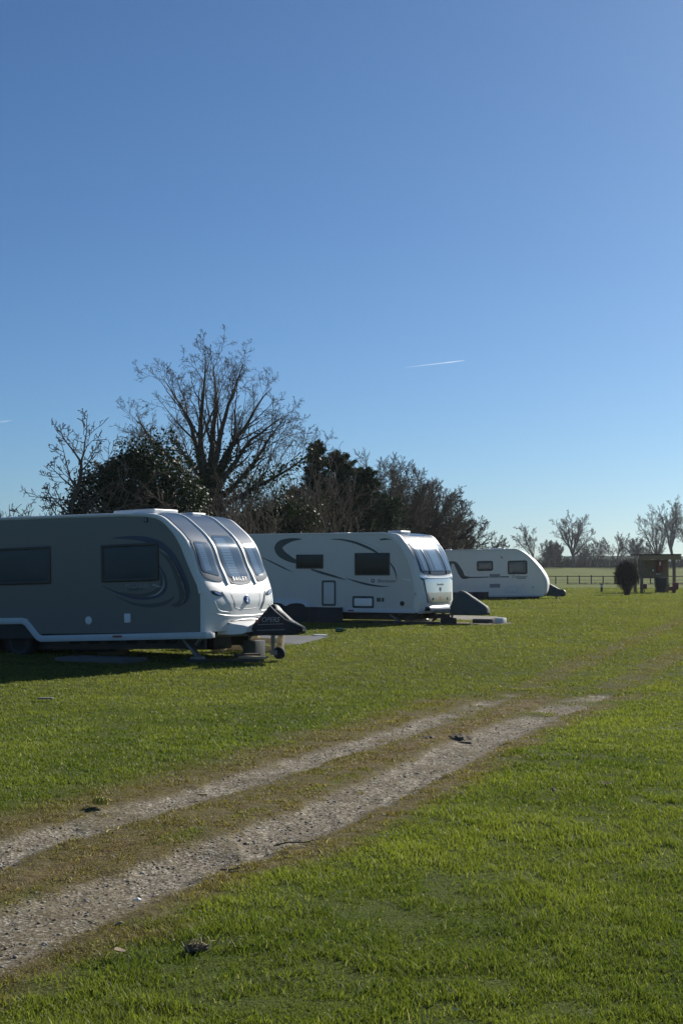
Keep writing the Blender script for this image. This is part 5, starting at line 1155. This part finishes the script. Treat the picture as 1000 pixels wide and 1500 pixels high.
for yy, tt, ww in ((YH + 2.3, 2.55, .10),):
    mb = MB((0, 0, 0)); mb.tube([(pxs(q, YH) - hx.mean(), 2.3, tt + .12 * math.sin(q * .3)) for q in range(812, 1120, 6)], ww, 5); mb.build('laid_top', FB, hg)

# ================================================================== fence, shelter, small things
YF = 197.0; xs = [pxs(q, YF) for q in np.arange(640, 1075, 17.3)]; z0 = float(G(xs[0], YF))
fe = empty('paddock_fence', (np.mean(xs), YF, z0), 'low dark post and rail fence across the far field', 'fence'); xm = np.mean(xs)
rs = RS(3)
for x in xs:
    mb = MB(); hh = 1.16 + .05 * rs.randn(); mb.prism([(x - xm - .07, -.1), (x - xm + .07, -.1), (x - xm + .07, hh - .05), (x - xm, hh), (x - xm - .07, hh - .05)], -.06, .06); mb.build('post', M['dark_wood'], fe)
for z, h_, nm in ((1.02, .10, 'rail'), (.55, .03, 'wire'), (.22, .025, 'wire')):
    mb = MB(); mb.box(xs[0] - xm, xs[-1] - xm, -.10, -.065, z, z + h_); mb.build(nm, M['dark_wood'], fe)
rs = RS(6); n = 1500; gx = rs.uniform(xs[0], xs[-1], n); gx = gx[fbm(gx, gx * 0, .35, 4) > .45]; out = []
for x in gx:
    h_ = .06 + .2 * rs.rand() ** 2; y_ = YF + rs.randn() * .25; out.append((np.array([(x, y_, G(x, y_)), (x + rs.randn() * .1, y_, G(x, y_) + h_)]), np.array([.04, .01]), 3))
V, Fq = tube_arrays([o[0] for o in out], [o[1] for o in out], [3] * len(out)); tag(mesh_np('rough_grass', V, Fq, 4, M['bark_far']), 'dead rough grass along the foot of the far fence', 'grass', kind='stuff')

# timber shelter
YS = 102.0; S = F / YS; xc = pxs(962, YS); zs = float(G(xc, YS)); hut = empty('timber_shelter', (xc, YS, zs), 'open timber shelter with a flat roof and boarded back at the right', 'shelter')
def hx_(px): return (px - 962) / S
def hz_(py): return (832 - py) / S + 1.7 - zs
def hp(name, mb, m, **k): return mb.build(name, m, hut, **k)
mb = MB(); mb.prism([(hx_(928), hz_(812.2)), (hx_(990.5), hz_(811.6)), (hx_(990.5), hz_(813.2)), (hx_(928), hz_(813.8))], -1.4, 1.3); hp('roof', mb, M['dark_wood'])
mb = MB(); mb.box(hx_(928.5), hx_(990), -1.36, -1.32, hz_(820), hz_(813.4)); mb.box(hx_(989), hx_(990), -1.30, 1.28, hz_(820), hz_(813.4)); hp('fascia', mb, M['hut_fascia'])
for px_, y in ((981, -1.1), (934, -1.1), (981, 1.1), (934, 1.1)):
    mb = MB(); mb.box(hx_(px_ - 2.2), hx_(px_ + 1.8), y - .09, y + .09, -.1, hz_(819.6)); hp('post', mb, M['hut_wood'], bevel=.01)
for k in range(12):
    a, b = hz_(846) + k * (hz_(820) - hz_(846)) / 12, hz_(846) + (k + .985) * (hz_(820) - hz_(846)) / 12
    mb = MB(); mb.box(hx_(936), hx_(978), .55 + .004 * (k % 2), .60, a, b); hp('wall_board', mb, M['hut_wood'])
mb = MB(); mb.box(hx_(939), hx_(979), .5, .62, hz_(847.4), hz_(845.6)); hp('wall_rail', mb, M['hut_wood'])
# things fixed to the boarded wall
ex = empty('fire_box', (xc + hx_(967), YS + .45, zs + hz_(838)), 'tall red fire point box fixed to the shelter wall', 'fire box')
mb = MB(); mb.box(-.19, .19, -.16, .08, 0, hz_(821.5) - hz_(838)); mb.build('cabinet', M['red'], ex, bevel=.02)
mb = MB(); mb.box(-.06, .06, -.175, -.162, .45, .72); mb.build('notice', M['letter_white'], ex)
ga = empty('alarm_bell', (xc + hx_(957), YS + .5, zs + hz_(835.6)), 'round white faced alarm bell with a dark rim on the shelter wall', 'bell')
mb = MB(); mb.lathe((0, 0, 0), (0, -1, 0), [(0, .12), (.05, .13), (.09, .115), (.09, .08)], 24); mb.build('rim', M['dark'], ga); mb = MB(); mb.lathe((0, -.085, 0), (0, -1, 0), [(0, .08), (.012, .078), (.02, .04)], 20); mb.build('face', M['letter_white'], ga)
sg = empty('notice_board', (xc + hx_(965.3), YS + .5, zs + hz_(842.8)), 'small pale rectangular notice below the red fire box', 'sign')
mb = MB(); mb.box(-.22, .22, -.03, .0, 0, .17); mb.build('board', M['slab'], sg); mb = MB(); mb.box(-.18, .18, -.036, -.031, .09, .12); mb.box(-.18, .10, -.036, -.031, .04, .06); mb.build('printing', M['white_plain'], sg)
# bin under the shelter
bn = empty('wheeled_bin', (xc + hx_(964), YS - .55, zs), 'dark green wheeled bin standing in the shelter', 'bin')
mb = MB(); n = 28
hb = hz_(846) - .02; prof = [(.05, .30), (.30, .34), (hb * .5, .40), (hb * .9, .41), (hb, .38)]
rows = []
for z, r_ in prof: rows.append([(math.copysign(abs(math.cos(a)) ** .45, math.cos(a)) * r_, math.copysign(abs(math.sin(a)) ** .45, math.sin(a)) * r_, z) for a in np.linspace(0, 2 * math.pi, n + 1)])
mb.grid(rows); mb.add(rows[0][:-1], [tuple(range(n))]); mb.build('body', M['bin'], bn)
mb = MB(); mb.box(-.44, .44, -.46, .42, hb - .02, hb + .05); mb.build('lid', M['bin'], bn, bevel=.03)
for sx in (-.28, .28):
    mb = MB(); mb.lathe((sx - .04, .30, .11), (1, 0, 0), [(0, .11), (.08, .11)], 16); mb.build('wheel', M['tyre'], bn)
mb = MB(); mb.box(.38, .50, -.5, -.3, hb * .45, hb * .55); mb.build('handle', M['bin'], bn, bevel=.02)
def red_thing(px, py, wpx, hpx, Y, name, label, parts):
    x = pxs(px, Y); z = float(G(x, Y)); s = Y / F; r = empty(name, (x, Y, z), label, 'barrow' if name == 'red_barrow' else 'box'); w_, h_ = wpx * s, hpx * s
    for nm, (a, b, c, d), y0, y1, m in parts: mb = MB(); mb.box(a * w_, b * w_, y0, y1, c * h_, d * h_); mb.build(nm, m, r, bevel=.02)
red_thing(942.5, 0, 9, 13, 100.5, 'red_bucket', 'red fire bucket hanging on a stake left of the bin', [('stake', (-.05, .05, 0, 1.05), -.05, .05, M['dark_wood']), ('bucket', (-.35, .35, .45, 1.0), -.16, .16, M['red'])])
red_thing(985, 0, 13, 15, 100.0, 'red_barrow', 'red metal hose cart standing right of the shelter post', [('tray', (-.45, .25, .25, .62), -.3, .3, M['red']), ('drum', (-.05, .5, .55, 1.0), -.22, .22, M['red']), ('foot', (-.1, .15, 0, .3), -.2, .2, M['dark']), ('axle_block', (.2, .45, .35, .6), -.26, .26, M['dark'])])
# short marker post with a pale top
Ym = 104.0; xm2 = pxs(880, Ym); mp = empty('marker_post', (xm2, Ym, float(G(xm2, Ym))), 'short dark water post with a pale band on the lawn', 'post')
mb = MB(); mb.box(-.07, .07, -.07, .07, -.05, .62); mb.build('stake', M['dark_wood'], mp, bevel=.01); mb = MB(); mb.box(-.085, .085, -.085, .085, .34, .50); mb.build('band', M['white_plain'], mp, bevel=.01); mb = MB(); mb.bar((0, -.02, .58), (.12, -.1, .56), .04, .04); mb.build('tap', M['steel'], mp)

# vapour trails
def trail(a, b, Y, r0, r1, label, amax=.16):
    A, B = at(*a, Y), at(*b, Y); n = 24; mb = MB(-A); mb.tube([A + (B - A) * t for t in np.linspace(0, 1, n)], np.interp(np.linspace(0, 1, n), [0, .8, 1], [r0, r1, r1 * .4]), 8)
    m = bpy.data.materials.new('vapour'); m.use_nodes = True; t = m.node_tree; t.nodes.clear(); N = t.nodes.new
    tl = N('ShaderNodeBsdfTranslucent'); tl.inputs[0].default_value = (.9, .9, .9, 1); df = N('ShaderNodeBsdfDiffuse'); df.inputs[0].default_value = (.95, .95, .95, 1); ad = N('ShaderNodeAddShader'); t.links.new(tl.outputs[0], ad.inputs[0]); t.links.new(df.outputs[0], ad.inputs[1])
    tr = N('ShaderNodeBsdfTransparent'); mx = N('ShaderNodeMixShader'); tc = N('ShaderNodeTexCoord'); sp_ = N('ShaderNodeSeparateXYZ'); t.links.new(tc.outputs['Generated'], sp_.inputs[0])
    mr = N('ShaderNodeMapRange'); mr.inputs[1].default_value = 0; mr.inputs[2].default_value = .8; mr.inputs[3].default_value = .02; mr.inputs[4].default_value = amax; t.links.new(sp_.outputs[0], mr.inputs[0])
    t.links.new(mr.outputs[0], mx.inputs[0]); t.links.new(tr.outputs[0], mx.inputs[1]); t.links.new(ad.outputs[0], mx.inputs[2]); o_ = N('ShaderNodeOutputMaterial'); t.links.new(mx.outputs[0], o_.inputs[0])
    o = mb.build('vapour_trail', m, None); o.location = A; tag(o, label, 'vapour trail')
trail((588, 539), (680, 528), 9000, 2.5, 3.5, 'thin white vapour trail in the middle of the blue sky')
trail((-30, 622), (18, 616), 9000, 3, 5, 'faint short vapour trail at the left edge of the sky', .06)

# ------------------------------------------------------------------ bits on the ground
def rock(name, px, py, size, m, label, cat, seed, flat=.6, lump=.35, lift=.0):
    p = gnd(px, py); rs = RS(seed); import bmesh; bm = bmesh.new(); bmesh.ops.create_icosphere(bm, subdivisions=3, radius=1)
    for v in bm.verts:
        c = np.array(v.co); k = 1 + lump * (vnoise(np.array([c[0] * 1.7 + seed]), np.array([c[1] * 1.7 + c[2] * 2.3]), seed)[0] - .5) * 2 + lump * .5 * (vnoise(np.array([c[0] * 5 + seed]), np.array([c[1] * 5 + c[2] * 4]), seed + 3)[0] - .5) * 2; v.co = v.co * k
        v.co.x *= size[0]; v.co.y *= size[1]; v.co.z *= size[2]
    me = bpy.data.meshes.new(name); bm.to_mesh(me); bm.free(); me.polygons.foreach_set('use_smooth', np.ones(len(me.polygons), bool)); o = link_mesh(name, me, m); o.location = (p[0], p[1], float(G(*p)) + lift); o.rotation_euler = (0, 0, rs.rand() * 6); return tag(o, label, cat)
rock('soil_clod', 286, 1397, (.042, .03, .024), M['soil'], 'dark clod of soil on the grass right of the track start', 'clod', 3, lump=.6, lift=.02)
def blades(name, px, py, n, L_, m, label, cat, seed, spread=.06, thick=.004):
    p = gnd(px, py); rs = RS(seed); mb = MB()
    for _ in range(n):
        a = rs.rand() * 6.283; c = rs.randn(2) * spread; l = L_ * (.5 + .8 * rs.rand()); d = np.array([math.cos(a), math.sin(a)])
        mb.tube([(c[0], c[1], .02), (c[0] + d[0] * l * .5, c[1] + d[1] * l * .5, .05 + .02 * rs.rand()), (c[0] + d[0] * l, c[1] + d[1] * l, .03 + .03 * rs.rand())], [thick, thick * .8, thick * .3], 4)
    o = mb.build(name, m); o.location = (p[0], p[1], float(G(*p))); return tag(o, label, cat)
blades('straw_tuft', 292, 1393, 16, .055, M['straw'], 'tuft of dry straw sticking out of the dark soil clod', 'straw', 5)
def leaf(name, px, py, s, m, label, seed):
    p = gnd(px, py); mb = MB(); rows = []
    for t in np.linspace(0, 1, 7):
        w_ = math.sin(math.pi * min(1, t * .95 + .03)) * s * .33; rows.append([((t - .5) * s, j * w_, .02 + .35 * abs(j) * w_ + .3 * s * (t - .5) ** 2) for j in (-1, -.5, 0, .5, 1)])
    mb.grid(rows); mb.grid([[(a, b, c - .002) for a, b, c in r] for r in rows]); o = mb.build(name, m); o.location = (p[0], p[1], float(G(*p)) + .025); o.rotation_euler = (.3, .2, seed); return tag(o, label, 'leaf')
leaf('dead_leaf', 173, 1408, .07, M['wood'], 'curled brown dead leaf on the grass near the bottom left', 1.0)
leaf('dead_leaf', 665, 1497, .05, M['letter_white'], 'small white petal like scrap at the bottom edge of the lawn', 2.1)
rock('chalk_stone', 202, 1318, (.016, .013, .010), M['letter_white'], 'white stone lying in the near rut of the track', 'stone', 7, lift=.0)
rock('chalk_stone', 176, 1353, (.02, .016, .010), M['straw'], 'flat tan stone at the left of the near rut', 'stone', 8)
rock('chalk_stone', 297, 1164, (.040, .02, .008), M['straw'], 'long pale stone on the far rut of the track', 'stone', 9)
blades('flower_patch', 149, 1182, 70, .030, M['yellow'], 'small patch of yellow flowers at the far edge of the track', 'flowers', 9, spread=.018, thick=.007)
for k, (px, py, a, lab) in enumerate([(877, 1149, .12, 'dark molehill of bare soil on the lawn right of the track'), (672, 1079, .10, 'dark bare soil patch on the strip between the ruts, right'), (625, 1080, .12, 'dark bare soil patch on the strip between the ruts, left'), (808, 1158, .06, 'small scrape of bare soil left of the molehill')]):
    p = gnd(px, py); u, v = np.meshgrid(np.linspace(-1, 1, 46), np.linspace(-1, 1, 46), indexing='ij'); X_, Y_ = p[0] + u * a * 1.3, p[1] + v * a * 2.2
    e = 1 - np.clip((u * u + v * v) ** .5 + 1.3 * (fbm(X_, Y_, 9, 300 + k) - .5), 0, 1.2); Z_ = G(X_, Y_) - .03 + .040 * sstep(0, .7, e) * (.35 + 1.2 * fbm(X_, Y_, 22, 310 + k))
    i, j = np.meshgrid(np.arange(45), np.arange(45), indexing='ij'); o0 = np.array([p[0], p[1], float(G(*p))])
    o = mesh_np('soil_patch', np.stack([X_, Y_, Z_], -1).reshape(-1, 3) - o0, np.stack([i * 46 + j, (i + 1) * 46 + j, (i + 1) * 46 + j + 1, i * 46 + j + 1], -1).reshape(-1, 4), 4, M['soil'], smooth=True); o.location = o0; tag(o, lab, 'soil')
def stick(px, py, L_, rot, label, m): 
    p = gnd(px, py); mb = MB(); mb.tube([(-L_ / 2, 0, .012), (-L_ * .2, .02, .018), (L_ * .1, -.01, .014), (L_ / 2, .03, .02)], [.0045, .004, .0035, .002], 5); mb.tube([(-L_ * .1, .01, .015), (L_ * .15, .07, .03)], [.004, .002], 4)
    o = mb.build('twig', m); o.location = (p[0], p[1], float(G(*p)) + .01); o.rotation_euler = (0, 0, rot); tag(o, label, 'twig')
stick(438, 1240, .34, .5, 'dark twig lying along the right edge of the track', M['bark']); stick(168, 1221, .18, 1.1, 'pale short twig on the strip between the ruts', M['straw']); stick(333, 1283, .14, -.9, 'thin twig on the near rut', M['bark_pale'])
bt = gnd(491, 929); mb = MB(); mb.lathe((0, 0, .05), (1, .2, 0), [(0, .03), (.01, .05), (.16, .05), (.20, .02), (.25, .02)], 16); o = mb.build('bottle', M['green_plastic']); o.location = (*bt, float(G(*bt)) + .04); tag(o, 'green plastic bottle lying in the grass beside the middle caravan', 'bottle')
bt = gnd(469, 933); mb = MB(); mb.box(-.15, .15, -.08, .08, 0, .02); o = mb.build('white_board', M['white_plain'], bevel=.005); o.location = (*bt, float(G(*bt)) + .03); o.rotation_euler = (.05, .03, .3); tag(o, 'small white board lying at the end of the grey hardstanding', 'board')
p = gnd(67, 1028); mb = MB(); mb.box(-.10, .10, -.05, .05, 0, .02); o = mb.build('stone_chip', M['slab'], bevel=.008); o.location = (*p, float(G(*p)) + .035); tag(o, 'pale flat chip on the lawn in front of the nearest caravan', 'stone')

# ------------------------------------------------------------------ damp spring air over the fields
mb = MB(); mb.box(-1000, 1000, -1000, 1000, -3.2, 24); m = bpy.data.materials.new('haze'); m.use_nodes = True; t = m.node_tree; t.nodes.clear()
pv = t.nodes.new('ShaderNodeVolumePrincipled'); pv.inputs['Color'].default_value = (.86, .92, 1.0, 1); pv.inputs['Density'].default_value = .00012; pv.inputs['Anisotropy'].default_value = .35
o_ = t.nodes.new('ShaderNodeOutputMaterial'); t.links.new(pv.outputs[0], o_.inputs['Volume']); tag(mb.build('haze', m, smooth=0), kind='stuff')
